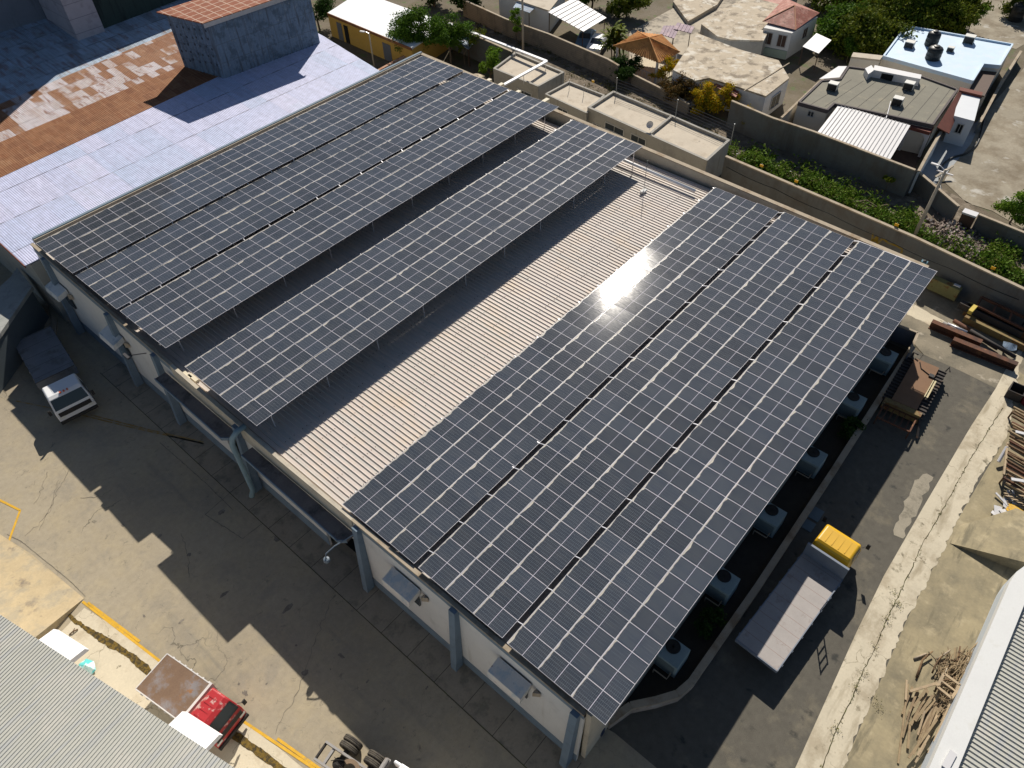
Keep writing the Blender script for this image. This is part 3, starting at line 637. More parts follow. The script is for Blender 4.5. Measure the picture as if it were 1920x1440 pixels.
for k in range(4):
    B.prism([(ring[k].x,ring[k].y),(ring[k+1].x,ring[k+1].y),(inn[k+1].x,inn[k+1].y),(inn[k].x,inn[k].y)],ZR-.55,ZR)
B.build('parapet',mat('white_parapet',(.66,.67,.66),.8,.08,.8,(.58,.58,.55),.8,.55,.7,bump=.08),rb)
B=MB(); corrug(B,b0.x-2,i2.x+.4,[max(i0.y,i1.y)+.02,-68,-85],lambda y:ZR-.30-(y+58)*.004,.23,RIB); B.build('roof',m_zinc,rb)
# side ramp by that building
rm=[P2(1781,1019),P2(1907,1071),P2(1925,1060),P2(1960,1000),P2(1900,960),P2(1800,985)]
B=MB(); zz=[.02,.95,1.0,.9,.4,.015]
B.add([(p[0],p[1],z) for p,z in zip(rm,zz)]+[(p[0],p[1],-.01) for p in rm],[tuple(range(6))]+[(i,i+6,(i+1)%6+6,(i+1)%6) for i in range(6)])
struct('side_ramp',B,m_stain)
# ================================================================ sheds, walls, houses beyond the warehouse
m_roofconc=mat('roof_concrete',(.52,.46,.37),.9,.16,.7,(.42,.36,.28),.8,.5,.66,(.24,.21,.17),1.6,.66,.74,bump=.2)
m_shedwall=mat('shed_wall',(.36,.345,.31),.9,.2,.6,(.26,.25,.23),.6,.48,.66,bump=.2,streak=((1.6,1.6,.2),(.25,.23,.19),.55,.72))
m_oldroof=mat('weathered_slab_roof',(.48,.41,.31),.92,.3,.8,(.24,.20,.15),.7,.50,.60,(.58,.54,.46),.9,.54,.62,bump=.3,cracks=(.28,.03,(.20,.16,.12),1.))
m_felt=mat('grey_felt_roof',(.215,.205,.165),.92,.2,.8,(.30,.27,.20),.7,.56,.7,bump=.25)
m_bluewhite=mat('white_roof_coating',(.52,.66,.80),.6,.08,.7,(.58,.66,.75),.8,.5,.66,bump=.05)
m_tile=mat('clay_tile',(.56,.27,.085),.8,.3,1.5,(.42,.18,.06),2.,.5,.62,bump=.4,bsc=30)
m_tiledark=mat('dark_red_tile',(.16,.05,.035),.8,.3,2.,bump=.3)
m_redroof=mat('red_sheet_roof',(.30,.10,.07),.7,.3,1.2,(.44,.22,.17),1.4,.48,.58,(.20,.09,.06),3.,.56,.64,bump=.1)
m_purple=mat('purple_sheet_roof',(.22,.15,.20),.7,.3,1.2,(.34,.24,.26),1.4,.5,.6,bump=.1)
m_wsheet=mat('white_sheet',(.60,.60,.61),.5,.05,1,bump=0)
m_block=mat('block_wall',(.26,.22,.17),.95,.25,.8,(.17,.15,.12),.7,.48,.62,bump=.3,seams=((2,.22,.025,(.15,.13,.11),0),))
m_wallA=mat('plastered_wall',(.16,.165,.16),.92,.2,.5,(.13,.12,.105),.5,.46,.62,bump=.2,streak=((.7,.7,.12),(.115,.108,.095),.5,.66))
m_yel=mat('yellow_wall',(.55,.34,.08),.85,.15,1,(.42,.28,.10),1.,.55,.7,bump=.1)
m_glass=lazy('dim_glass',(.03,.04,.05),.25,.2,1,bump=0,spec=.5)
m_brown=mat('brown_shutter',(.085,.05,.035),.7,.2,2,bump=0)
m_door=mat('grey_door',(.13,.14,.17),.7,.15,2,bump=0)
m_black=mat('black_plastic',(.018,.02,.021),.45,.2,2,bump=0)
def px(pts,z): return [P2(x,y,z) for x,y in pts]
def house(name,label,pts,h,roofm,wallm,par=.22,pw=.22,base=0,parm=None,over=0,cat='building'):
    "flat roofed house from its roof outline; parapet round the roof when par>0"
    poly=[Vector(p) for p in (px(pts,h))]
    n=len(poly); a=sum(poly[i].x*poly[(i+1)%n].y-poly[(i+1)%n].x*poly[i].y for i in range(n))
    if a<0: poly=poly[::-1]
    c=sum(poly,Vector((0,0)))/n
    t=thing(name,label,cat,(c.x,c.y,base))
    wl=[(p.x-(p.x-c.x)*over/max(1,(p-c).length),p.y-(p.y-c.y)*over/max(1,(p-c).length)) for p in poly]
    MB().prism(wl,base,h-.18 if not par else h-.3,bot=False).build('wall',wallm,t)
    if not par: MB().prism([(p.x,p.y) for p in poly],h-.18,h).build('roof',roofm,t)
    else:
        MB().prism([(p.x,p.y) for p in poly],h-.35,h-par).build('roof',roofm,t)
        B=MB()
        for i in range(n):
            a=poly[i]; b=poly[(i+1)%n]; p0=poly[i-1]; q=poly[(i+2)%n]
            def inset(v,u,w):
                d1=(v-u).normalized(); d2=(w-v).normalized(); n1=Vector((-d1.y,d1.x)); n2=Vector((-d2.y,d2.x)); bis=(n1+n2); 
                return v+bis*(pw/max(.25,bis.dot(n1)))
            ai=inset(a,p0,b); bi=inset(b,a,q)
            d=(b-a).normalized(); o=Vector((d.y,-d.x))*.03
            B.prism([tuple(a+o),tuple(b+o),tuple(bi),tuple(ai)],h-.36,h+.003*i)
        B.build('parapet',parm or wallm,t)
    t['_p']=0; del t['_p']
    return t,poly
def onwall(t,name,m,a,b,t0,t1,z0,z1,d=.05,kind=None):
    "panel (window, door) on the wall from a to b (outside is to the right of a->b), fractions t0..t1"
    a=Vector(a[:2]); b=Vector(b[:2]); e=(b-a); n=Vector((e.y,-e.x)).normalized()
    p=a+e*t0; q=a+e*t1
    B=MB(); B.prism([tuple(p-n*.06),tuple(p+n*d),tuple(q+n*d),tuple(q-n*.06)],z0,z1)
    o=B.build(name,m,t)
    if name=='window':
        B=MB(); bw=.07; el=e.length
        for u0,u1,z_0,z_1 in ((t0-bw/el,t1+bw/el,z1,z1+bw),(t0-bw/el,t1+bw/el,z0-bw,z0),(t0-bw/el,t0,z0,z1),(t1,t1+bw/el,z0,z1),((t0+t1)/2-.02/el,(t0+t1)/2+.02/el,z0,z1)):
            p=a+e*u0; q=a+e*u1; dd=d+.02+(.06 if z_1==z0 else 0); B.prism([tuple(p-n*.05),tuple(p+n*dd),tuple(q+n*dd),tuple(q-n*.05)],z_0,z_1)
        B.build('frame',lazy('frame_white',(.50,.49,.46),.7,.1,2,bump=0),o)
    return o
# --- the four concrete sheds along the yard wall
s1,q1=house('concrete_shed','flat concrete shed with an empty roof slab under the white cable tray',[(967,97),(1058,135),(1009,162),(925,128)],3.0,m_roofconc,m_shedwall,.2,.2)
s2,q2=house('concrete_shed','small concrete shed with a dark window, second along the yard wall',[(1067,152),(1134,178),(1100,212),(1022,176)],2.9,m_roofconc,m_shedwall,.22,.16)
s3,q3=house('concrete_shed','long pale concrete shed with two roof bays split by a low parapet',[(1150,170),(1369,262),(1326,301),(1102,201)],3.2,m_roofconc,m_shedwall,.25,.22)
a=P(1220,249,3.2); b=P(1261,216,3.2); B=MB(); B.beam((a.x,a.y,3.08),(b.x,b.y,3.08),.22,.25); B.build('parapet',m_shedwall,s3)
A_,Bm=P2(1102,201,3.2),P2(1326,301,3.2)
onwall(s3,'window',m_glass,A_,Bm,.17,.33,2.0,2.55); onwall(s3,'window',m_glass,A_,Bm,.40,.52,2.0,2.55); onwall(s3,'door',m_door,A_,Bm,.555,.65,.05,2.0)
onwall(s3,'window',m_glass,A_,Bm,.06,.12,1.0,1.9)
A_,Bm=P2(1022,176,2.9),P2(1100,212,2.9); onwall(s2,'window',m_glass,A_,Bm,.33,.56,.9,2.2)
A_,Bm=P2(925,128,3.0),P2(1009,162,3.0); onwall(s1,'window',m_glass,A_,Bm,.55,.85,.8,1.9)
# satellite dish on the long shed
q=P(1218,243,3.25); ds=thing('satellite_dish','small white satellite dish on the front edge of the long shed','satellite dish',(q.x,q.y,3.2))
B=MB(); B.tube([(0,0,0),(0,0,.5)],.03,6); B.build('pole',m_gal,ds,local=True)
B=MB(); B.lathe((0,0,.5),[(.05,-.05),(.2,0),(.32,.08),(.33,.1),(.2,.03),(.02,-.02)],14); B.xf(Matrix.Translation((0,0,.5))@Matrix.Rotation(rad(-50),4,'Y')@Matrix.Translation((0,0,-.5))); B.build('dish',m_wsheet,ds,local=True)
# white cable tray
tr=thing('cable_tray','white L-shaped cable tray running over the shed roof to the warehouse','cable tray',(*P2(1025,114,3.6),3.0))
c0,c1,c2=P(842,44,3.3),P(1025,115,3.6),P(936,164,3.9)
B=MB(); B.beam(c0,c1,.32,.14); B.build('long_run',m_shine,tr)
B=MB(); B.beam(c1,c2,.32,.14); B.build('cross_run',m_shine,tr)
for t in (.02,.5):
    q=c1.lerp(c2,t); B=MB(); B.tube([(q.x,q.y,2.7),(q.x,q.y,q.z)],.03,6); B.build('leg',m_gal,tr)
q=c0.lerp(c1,.7); B=MB(); B.tube([(q.x,q.y,.2),(q.x,q.y,q.z)],.03,6); B.build('leg',m_gal,tr)
# --- walls
def wall(name,label,pts,h,th,m,cop=None,base=0):
    ps=[Vector(p) for p in pts]; c=ps[len(ps)//2]; t=thing(name,label,'wall',(c.x,c.y,base))
    L,Rr=[],[]
    for i,p in enumerate(ps):
        d=(ps[min(i+1,len(ps)-1)]-ps[max(i-1,0)]).normalized(); n=Vector((-d.y,d.x))*th/2; L.append(p+n); Rr.append(p-n)
    B=MB(); hs=h if isinstance(h,(list,tuple)) else [h]*len(ps)
    for i in range(len(ps)-1):
        B.prism([tuple(L[i]),tuple(L[i+1]),tuple(Rr[i+1]),tuple(Rr[i])],base,(lambda q,i=i: hs[i]+(hs[i+1]-hs[i])*max(0,min(1,(Vector(q[:2])-ps[i]).dot(ps[i+1]-ps[i])/(ps[i+1]-ps[i]).length_squared))),bot=False)
    B.build('wall_body',m,t)
    B=MB()
    for i in range(len(ps)-1): B.beam(ps[i].to_3d()+Vector((0,0,hs[i]+.05)),ps[i+1].to_3d()+Vector((0,0,hs[i+1]+.05)),th+.06,.1)
    B.build('coping',cop or m_coping,t)
    return t
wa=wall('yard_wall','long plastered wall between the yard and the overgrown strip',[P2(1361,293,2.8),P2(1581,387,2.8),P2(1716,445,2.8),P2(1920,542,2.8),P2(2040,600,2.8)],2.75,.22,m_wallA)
cbl=thing('wall_cable','dark cable sagging along the yard side of the plastered wall','cable',(*P2(1600,400,2.2),2.2)); B=MB(); cp=[]
for i in range(41):
    q=Vector(P2(1366,300,2.8)).lerp(Vector(P2(1920,548,2.8)),i/40); cp.append((q.x-.2,q.y,2.25-.12*abs(math.sin(i*.39))))
B.tube(cp,.03,5); B.build('cable',m_black,cbl)
# yellow spray-paint strokes on that wall
B=MB(); a=P(1640,452,1.6)
y0=Vector(P2(1581,387,2.8)); y1=Vector(P2(1716,445,2.8)); dW=(y1-y0).normalized(); nW=Vector((dW.y,-dW.x)); 
if nW.x>0: nW=-nW
wp=lambda t,z: ((y0+dW*t+nW*.125).x,(y0+dW*t+nW*.125).y,z)
Lw=(y1-y0).length
for t0,t1,za,zb in ((.50,.53,1.75,.95),(.53,.57,.95,1.7),(.57,.60,1.7,1.0),(.60,.64,1.0,1.65),(.64,.72,1.65,1.55),(.72,.84,1.5,1.6),(.84,.93,1.6,1.5),(.92,.95,1.5,.6),(.52,.60,1.2,1.25)):
    A0,A1=wp(t0*Lw,za),wp(t1*Lw,zb); B.beam(A0,A1,.16,.004,up=(nW.x,nW.y,0))
B.build('paint_mark',mat('yellow_spray',(.30,.20,.02),.85,.4,3,(.22,.18,.08),3.,.45,.6,bump=0),wa)
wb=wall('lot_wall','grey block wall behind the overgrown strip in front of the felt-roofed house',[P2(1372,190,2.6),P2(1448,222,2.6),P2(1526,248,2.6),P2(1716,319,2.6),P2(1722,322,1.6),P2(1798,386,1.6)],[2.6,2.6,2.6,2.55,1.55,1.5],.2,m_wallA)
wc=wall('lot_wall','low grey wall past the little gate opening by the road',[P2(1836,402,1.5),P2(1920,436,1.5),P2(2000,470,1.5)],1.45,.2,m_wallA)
gp=thing('gate_pillar','short white-capped brown gate pillar in the low wall gap','pillar',(*P2(1818,402,1.3),0))
B=MB(); B.box(-.3,.3,-.5,.5,0,1.35); B.build('pillar',m_brown,gp,local=True); B=MB(); B.box(-.35,.35,-.55,.55,1.35,1.5); B.build('cap',m_wsheet,gp,local=True)
wall('garden_wall','long block wall behind the tray, running past the palm and gazebo',[P2(868,0,1.9),P2(950,37,1.9),P2(1030,65,1.9),P2(1140,112,1.9),P2(1160,124,1.9)],1.9,.2,m_block)
wall('garden_wall','brown broken block wall behind the flowering bushes',[P2(1186,140,1.1),P2(1250,172,1.1),P2(1292,198,1.0)],1.1,.2,m_block)
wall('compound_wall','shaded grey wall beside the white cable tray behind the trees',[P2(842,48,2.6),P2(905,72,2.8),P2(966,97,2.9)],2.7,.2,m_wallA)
wall('compound_wall','low wall with flaking red top behind the warehouse back corner',[P2(700,138,1.4),P2(760,105,1.4),P2(800,88,1.4)],1.4,.25,m_shedwall,mat('flaking_red_coping',(.42,.20,.11),.9,.35,2,(.45,.36,.28),2.,.45,.6,bump=.2))
# --- yellow house with white roof
yh,qy=house('yellow_house','yellow house with bright white roof and rusty eave behind the warehouse',[(614,24),(772,90),(841,44),(704,-6),(660,-6)],2.75,mat('white_metal_roof',(.78,.80,.82),.5,.06,1,bump=0),m_yel,0)
A_,Bm=P2(614,24,2.75),P2(772,90,2.75)
onwall(yh,'door',m_door,A_,Bm,.10,.16,.05,2.1); onwall(yh,'door',m_door,A_,Bm,.66,.75,.05,2.0); onwall(yh,'doorway',m_dark,A_,Bm,.19,.24,.05,2.1)
a=Vector(A_);b=Vector(Bm); B=MB(); B.beam((a.x-.05,a.y,2.62),(b.x-.05,b.y,2.62),.1,.3); B.build('rust_fascia',m_rust,yh)
lt=thing('lean_to','grey and rust sheet lean-to beside the yellow house','shed roof',(*P2(860,65,2.2),0))
B=MB(); B.prism(px([(838,66),(862,48),(902,66),(878,92)],2.2),2.12,2.2); B.build('roof',m_old,lt)
for p in px([(842,68),(878,90)],2.1): B=MB(); B.box(p[0]-.06,p[0]+.06,p[1]-.06,p[1]+.06,0,2.12); B.build('post',m_brown,lt)
# lamp post and poles
def lamppost(label,base,top,ztop_,head):
    b=Vector((*P2(*base,0),0)); t=thing('street_lamp',label,'street lamp',b)
    B=MB(); B.tube([(0,0,0),(0,0,ztop_*.5),(0,0,ztop_)],[.09,.08,.06],8); B.build('pole',m_roofconc,t,local=True,smooth=True)
    hv=Vector(head); B=MB(); B.tube([(0,0,ztop_),(hv.x*.5,hv.y*.5,ztop_+.12),(hv.x,hv.y,ztop_+.1)],.035,6); B.build('arm',m_gal,t,local=True)
    B=MB(); B.box(-.3,.3,-.12,.12,-.06,.05); B.xf(Matrix.Translation((hv.x*1.15,hv.y*1.15,ztop_+.1))@Matrix.Rotation(math.atan2(hv.y,hv.x),4,'Z')); B.build('lamp_head',m_wsheet,t,local=True)
lamppost('concrete street lamp by the yellow house wall',(702,125),(690,64),3.7,(-.2,.7))
def pole(label,base,h,r=.13,arms=True,lean=(0,0)):
    b=Vector((*P2(*base,0),0)); t=thing('utility_pole',label,'utility pole',b)
    B=MB(); B.tube([(0,0,0),(lean[0]*.5,lean[1]*.5,h*.5),(lean[0],lean[1],h)],[r,r*.85,r*.65],8); B.build('shaft',m_roofconc,t,local=True,smooth=True)
    if arms:
        B=MB(); B.beam((lean[0]-.1,lean[1]-.7,h-.25),(lean[0]-.1,lean[1]+.7,h-.25),.08,.1); B.build('crossarm',m_gal,t,local=True)
        for y in (-.6,0,.6):
            B=MB(); B.lathe((lean[0]-.1,lean[1]+y,h-.2),[(.03,0),(.06,.06),(.04,.1),(.06,.14),(.03,.2)],8); B.build('insulator',m_wsheet,t,local=True)
    return t
pole('tall concrete utility pole standing just beyond the cable tray wall',(981,97),9.5,.14)
pr_=pole('concrete utility pole behind the yard wall with a white lamp on top',(1712,447),6.3,.15,False,(0,-.1))
B=MB(); B.tube([(0,-.1,6.2),(.2,.4,6.35),(.3,.8,6.3)],.03,6); B.build('arm',m_gal,pr_,local=True)
B=MB(); B.box(.2,.4,.6,1.1,6.26,6.34); B.build('lamp_head',m_wsheet,pr_,local=True)
B=MB(); B.beam((.1,-.7,6.0),(.1,.5,6.0),.07,.08); B.build('crossarm',m_gal,pr_,local=True)
# barbed wire posts and wires behind the sheds
wr=thing('wire_fence','thin multi-strand wire fence on posts behind the concrete sheds','fence',(57,-18,0))
pts=[P(1151,178,3.0),P(1263,220,3.0),P(1368,263,3.2),P(1392,275,2.9)]; pts[0].z=pts[1].z=pts[2].z=3.0
for p in pts[:3]: B=MB(); B.tube([(p.x+.35,p.y,2.6),(p.x+.35,p.y,4.6)],.035,6); B.build('post',lazy('steel_grey',(.30,.32,.34),.45,.1,2,bump=0),wr)
p_=[P(1030,140,3.0)]+pts[:3]
for k in range(5):
    B=MB(); B.tube([(p.x+.35,p.y,3.3+k*.28) for p in pts[:3]],.022,4); B.build('wire',lazy('wire_dark',(.10,.10,.11),.6,.1,2,bump=0),wr)
for (x,y) in ((1067,170),(1094,180)):
    q=P(x,y,2.7); t=thing('rebar_stub','thin bare steel rod sticking up from the %s of the second shed roof'%('left part' if x<1080 else 'middle'),'steel rod',(q.x,q.y,2.65)); B=MB(); B.tube([(0,0,0),(.03,0,1.2)],.025,5); B.build('rod',lazy('steel_grey',(.3,.32,.34),.45),t,local=True)
# beige water tank dome and dish by the back corner
t=thing('water_tank','beige domed water tank behind the back corner of the warehouse','water tank',(*P2(893,150,1.4),0))
B=MB(); B.lathe((0,0,0),[(1.15,0),(1.2,.2),(1.2,1.3),(1.0,1.6),(.55,1.85),(.3,1.9)],20); B.build('tank',mat('beige_tank',(.40,.33,.22),.7,.15,2,bump=.1),t,local=True,smooth=True)
B=MB(); B.lathe((0,0,1.88),[(.26,0),(.28,.1),(.1,.14)],12); B.build('lid',m_coping,t,local=True)
# --- car port house and cars
ch,qc=house('white_house','white house with bright sheet carport and blue side at the top edge',[(935,-12),(1030,20),(1060,-18),(960,-50)],2.6,m_roofconc,mat('house_white',(.66,.68,.68),.8,.08,1,bump=.1),0)
def sheetroof(name,label,pts,z,m,posts=(),tilt=None,cat='canopy',bz=0,rib=None,th=.06):
    poly=[P(x,y,zz) for (x,y),zz in zip(pts,z if isinstance(z,(list,tuple)) else [z]*len(pts))]
    c=sum(poly,Vector())/len(poly); t=thing(name,label,cat,(c.x,c.y,bz))
    B=MB(); n=len(poly); up=[p.copy() for p in poly]; dn=[p-Vector((0,0,th)) for p in poly]
    B.add(up+dn,[tuple(range(n)),tuple(range(2*n-1,n-1,-1))]+[(i,i+n,(i+1)%n+n,(i+1)%n) for i in range(n)]); B.build('sheet_roof',m,t)
    if rib:   # raised ribs from edge 0-1 to edge 3-2
        B=MB(); k=rib
        for i in range(1,k):
            a=poly[0].lerp(poly[1],i/k); b=poly[3].lerp(poly[2],i/k); u=Vector((0,0,.025)); B.beam(a+u,b+u,.06,.07)
        tag(B.build('ribs',lazy('rib_shading_grey',(.34,.34,.35),.6,.1,2,bump=0) if m is m_wsheet else m,t),kind='stuff')  # on white sheets the ribs are darker: their shading lines put into colour
    for p in posts:
        q=P(*p); B=MB(); B.tube([(q.x,q.y,bz),(q.x,q.y,q.z-.03)],.05,6); B.build('post',m_brown,t)
    return t
sheetroof('carport','bright white sheet carport roof in front of the white house at the top',[(1027,22),(1094,59),(1137,33),(1076,-4)],[2.5,2.4,2.5,2.6],m_wsheet,[(1030,24,2.4),(1093,58,2.4),(1134,34,2.4)],rib=8)
sheetroof('awning','small blue-grey sheet awning beside the white house at the top',[(962,14),(993,24),(1010,8),(975,-6)],[2.2,2.2,2.5,2.5],m_old,[(964,15,2.1),(992,24,2.1)])
sheetroof('awning','small bright blue awning strip between the white house roofs',[(1005,15),(1027,23),(1040,14),(1018,6)],[2.35]*4,mat('blue_awning',(.05,.28,.50),.6,.1,2,bump=0),[(1007,16,2.2)])
def car(label,base,ang,col,L=4.1,Wd=1.7):
    t=thing('parked_car',label,'car',(*P2(*base),0),ang)
    prof=[(-2.05,.35),(-2.08,.75),(-1.9,.92),(-1.45,.98),(-.95,1.38),(.35,1.40),(1.0,.95),(1.85,.82),(2.05,.62),(2.05,.35)]
    def slab(y,inset): return [(x,y,z) for x,z in prof]
    B=MB(); n=len(prof); vs=[]
    for y,s in ((-Wd/2,1),(-Wd/2+.12,1.03),(Wd/2-.12,1.03),(Wd/2,1)):
        for x,z in prof: vs.append((x*(1 if abs(y)<Wd/2 else .985),y*(1 if z<1.0 else .86),z if abs(y)<Wd/2 or z<1 else z-.06))
    fs=[]
    for j in range(3):
        for i in range(n): fs.append((j*n+i,j*n+(i+1)%n,(j+1)*n+(i+1)%n,(j+1)*n+i))
    fs+= [tuple(range(n-1,-1,-1)),tuple(range(3*n,4*n))]
    B.add(vs,fs); B.build('body',mat('car_paint_'+label.split()[0],col,.25,.03,1,bump=0,spec=.6),t,local=True)
    for nm,x0,z0,x1,z1 in (('windscreen',.95,.99,.40,1.36),('rear_window',-1.4,1.0,-1.0,1.36)):
        B=MB(); B.add([(x0,-.66,z0+.02),(x0,.66,z0+.02),(x1,.58,z1+.02),(x1,-.58,z1+.02)],[(0,1,2,3)]); B.build(nm,m_glass,t,local=True)
    for x in (-1.25,1.25):
        for y in (-.78,.78):
            B=MB(); B.tube([(x,y-.1,.32),(x,y+.1,.32)],.32,14); B.build('wheel',m_black,t,local=True)
car('white saloon car parked behind the block wall by the palm',(1120,92),rad(200),(.75,.76,.78))
car('blue saloon car parked behind the block wall under the carport edge',(1098,82),rad(205),(.09,.17,.26))
# --- gazebo with clay tile roof
gz_=thing('gazebo','gazebo with orange clay-tile pyramid roof on white posts','gazebo',(*P2(1215,95,2.2),0))
ev=[P(x,y,2.5) for x,y in ((1150,87),(1235,119),(1275,99),(1241,66),(1195,60))]; apx=P(1217,71,3.9)
B=MB(); HP=MB()
n=len(ev)
for i in range(n):
    a,b=ev[i],ev[(i+1)%n]; k=max(4,int((b-a).length/.30)); pr=None
    for j in range(2*k+1):
        t=j/(2*k); q=a.lerp(b,t); up=Vector((0,0,.10 if j%2 else 0)); cur=(q+up, apx+(q-apx)*.02+up*.3)
        if pr: B.quad(pr[0],cur[0],cur[1],pr[1])
        pr=cur
    HP.tube([a+Vector((0,0,.08)),apx+Vector((0,0,.05))],.07,6)
B.build('tile_roof',m_tile,gz_); HP.build('hip_tiles',m_tile,gz_)
cc=sum(ev,Vector())/n
for p in ev: q=p.lerp(cc,.12); B=MB(); B.box(q.x-.1,q.x+.1,q.y-.1,q.y+.1,0,2.5); B.build('post',m_wsheet,gz_)
B=MB(); B.prism([tuple((p.lerp(cc,.1))[:2]) for p in ev],0,.12); B.build('floor',m_slab,gz_)
B=MB()
for i in (0,1): 
    a=ev[i].lerp(cc,.12); b=ev[(i+1)%n].lerp(cc,.12)
    for j in range(1,9): q=a.lerp(b,j/9); B.box(q.x-.02,q.x+.02,q.y-.02,q.y+.02,.1,1.0)
    B.beam((a.x,a.y,1.0),(b.x,b.y,1.0),.05,.05)
tag(B.build('railing',m_wsheet,gz_),kind='stuff')
# --- old cracked roof houses
oh,qo=house('old_house','old low house with wide cracked beige roof and white end wall',[(1307,62),(1385,92),(1460,113),(1480,146),(1436,180),(1388,164),(1330,146),(1303,151),(1262,131)],2.7,m_oldroof,mat('whitewash',(.68,.70,.72),.85,.1,1,(.55,.58,.62),1.,.5,.66,bump=.1),0)
A_,Bm=P2(1436,180,2.7),P2(1480,148,2.7); onwall(oh,'window',m_glass,A_,Bm,.35,.7,.7,1.9)
B=MB(); c=px([(1412,150),(1436,160)],2.75); B.beam((*px([(1480,118)],2.75)[0],2.74),(*px([(1395,170)],2.75)[0],2.74),.1,.06); B.build('roof_ridge',m_dark if False else m_coping,oh)
sheetroof('awning','pinkish rusted sheet awning beside the old cracked-roof house',[(1318,150),(1352,137),(1394,155),(1380,182)],[2.3,2.45,2.45,2.2],m_redroof,[(1320,151,2.2),(1378,180,2.1)],rib=6)
nb,_=house('old_house','low old house with patchy stained roof behind the cracked-roof house',[(1315,45),(1350,18),(1405,-6),(1470,10),(1450,40),(1432,76),(1370,74),(1345,68)],2.5,m_oldroof,m_shedwall,0)
ob,_=house('old_house','beige terrace slab with dark drain line at the top edge',[(1290,40),(1345,8),(1360,-14),(1280,-14),(1262,2)],.5,m_oldroof,m_shedwall,0)
for lbl,pp,z in (('purple corrugated sheet shelter nearest the gazebo',[(1237,64),(1264,72),(1276,48),(1244,48)],2.2),('purple corrugated sheet shelter behind the first one',[(1263,54),(1296,62),(1302,50),(1270,42)],2.3)):
    sheetroof('sheet_shelter',lbl,pp,z,m_purple,[(pp[0][0]+2,pp[0][1],z-.1),(pp[1][0]-2,pp[1][1],z-.1)],cat='shelter',rib=5)
# --- hip roof house
hh=thing('white_house','white two-window house with rusty red hip roof','house',(*P2(1490,70,1.5),0))
w_=[P(1432,52,2.9),P(1485,62,2.9),P(1533,32,2.9),P(1480,0,2.9)]
MB().prism([tuple(p[:2]) for p in w_],0,2.9,bot=False).build('wall',mat('house_white_warm',(.66,.66,.64),.8,.08,1,bump=.1),hh)
ev=[P(1430,40,3.1),P(1492,56,3.1),P(1537,24,3.1),P(1472,-4,3.1)]; ap=P(1490,10,4.3)
B=MB(); B.add(ev+[ap],[(0,1,4),(1,2,4),(2,3,4),(3,0,4)]); B.build('hip_roof',m_redroof,hh)
B=MB(); B.tube([ev[1],ap],.07,6); B.tube([ev[0],ap],.07,6); B.build('ridge_caps',mat('ridge_cap',(.48,.24,.14),.8,.2,2,bump=0),hh)
A_,Bm=w_[0],w_[1]
onwall(hh,'window',m_brown,A_,Bm,.08,.36,1.3,2.5); onwall(hh,'window',m_brown,A_,Bm,.58,.86,1.3,2.5)
A_,Bm=w_[1],w_[2]; onwall(hh,'window',m_brown,A_,Bm,.5,.66,1.4,2.4)
B=MB(); B.beam((w_[0].x-.1,w_[0].y,.5),(w_[1].x-.1,w_[1].y,.5),.12,.9); B.build('green_plinth',mat('green_plinth',(.30,.36,.30),.85,.15,1,bump=.1),hh)
sheetroof('awning','white sheet awning beside the rusty hip-roof house',[(1505,87),(1535,100),(1559,75),(1531,62)],[2.0,2.0,2.3,2.3],m_wsheet,[(1506,88,1.9),(1535,99,1.9)])
tp_,_=house('old_house','pink and white block building at the top edge by the hip-roof house',[(1390,-2),(1465,16),(1500,-20),(1400,-40)],2.4,m_redroof,mat('pinkwhite',(.62,.60,.60),.8,.1,1,bump=.1),0)
# --- blue-white roof house
bw,qb=house('coated_roof_house','house with brilliant blue-white coated roof carrying two black tanks',[(1699,47),(1900,82),(1876,122),(1845,119),(1825,151),(1656,104)],3.1,m_bluewhite,mat('cream_wall',(.66,.62,.54),.85,.1,.8,(.52,.48,.41),.7,.52,.7,bump=.1),.16,.14,parm=m_bluewhite)
lw,_=house('side_wing','cream low wing joined to the coated-roof house behind the small tree',[(1600,98),(1656,104),(1650,112),(1596,106)],2.9,m_roofconc,m_wallA if False else mat('cream_wall_b',(.64,.61,.54),.85,.1,.8,bump=.1),0)
pt=thing('side_porch','dark open porch at the right end of the coated-roof house','porch',(*P2(1852,150,1.5),0))
B=MB(); B.prism(px([(1845,124),(1872,129),(1846,180),(1816,170)],2.4),2.25,2.4); B.build('slab',m_brown,pt)
for p in px([(1870,131),(1846,178),(1818,170)],2.2): B=MB(); B.box(p[0]-.12,p[0]+.12,p[1]-.12,p[1]+.12,0,2.25); B.build('post',m_shedwall,pt)
def tank(label,base,z,r,h):
    q=P(*base,z); t=thing('water_tank',label,'water tank',(q.x,q.y,z))
    B=MB(); B.lathe((0,0,0),[(r,0),(r,h*.25),(r*1.03,h*.27),(r,h*.3),(r,h*.52),(r*1.03,h*.54),(r,h*.57),(r,h*.74),(r*.85,h*.84),(r*.4,h*.92)],20); B.build('tank_body',m_black,t,local=True,smooth=True)
    B=MB(); B.lathe((0,0,h*.9),[(r*.4,0),(r*.42,.1),(r*.2,.14)],14); B.build('lid',m_black,t,local=True); return t
tank('black water tank in the shade at the back of the coated roof',(1745,84),2.95,.65,1.5); tank('black water tank standing in the sun on the coated roof',(1748,110),2.95,.72,1.35)
tank('black water tank by the sandy plot at the top right corner',(1902,38),.0,.8,2.2)
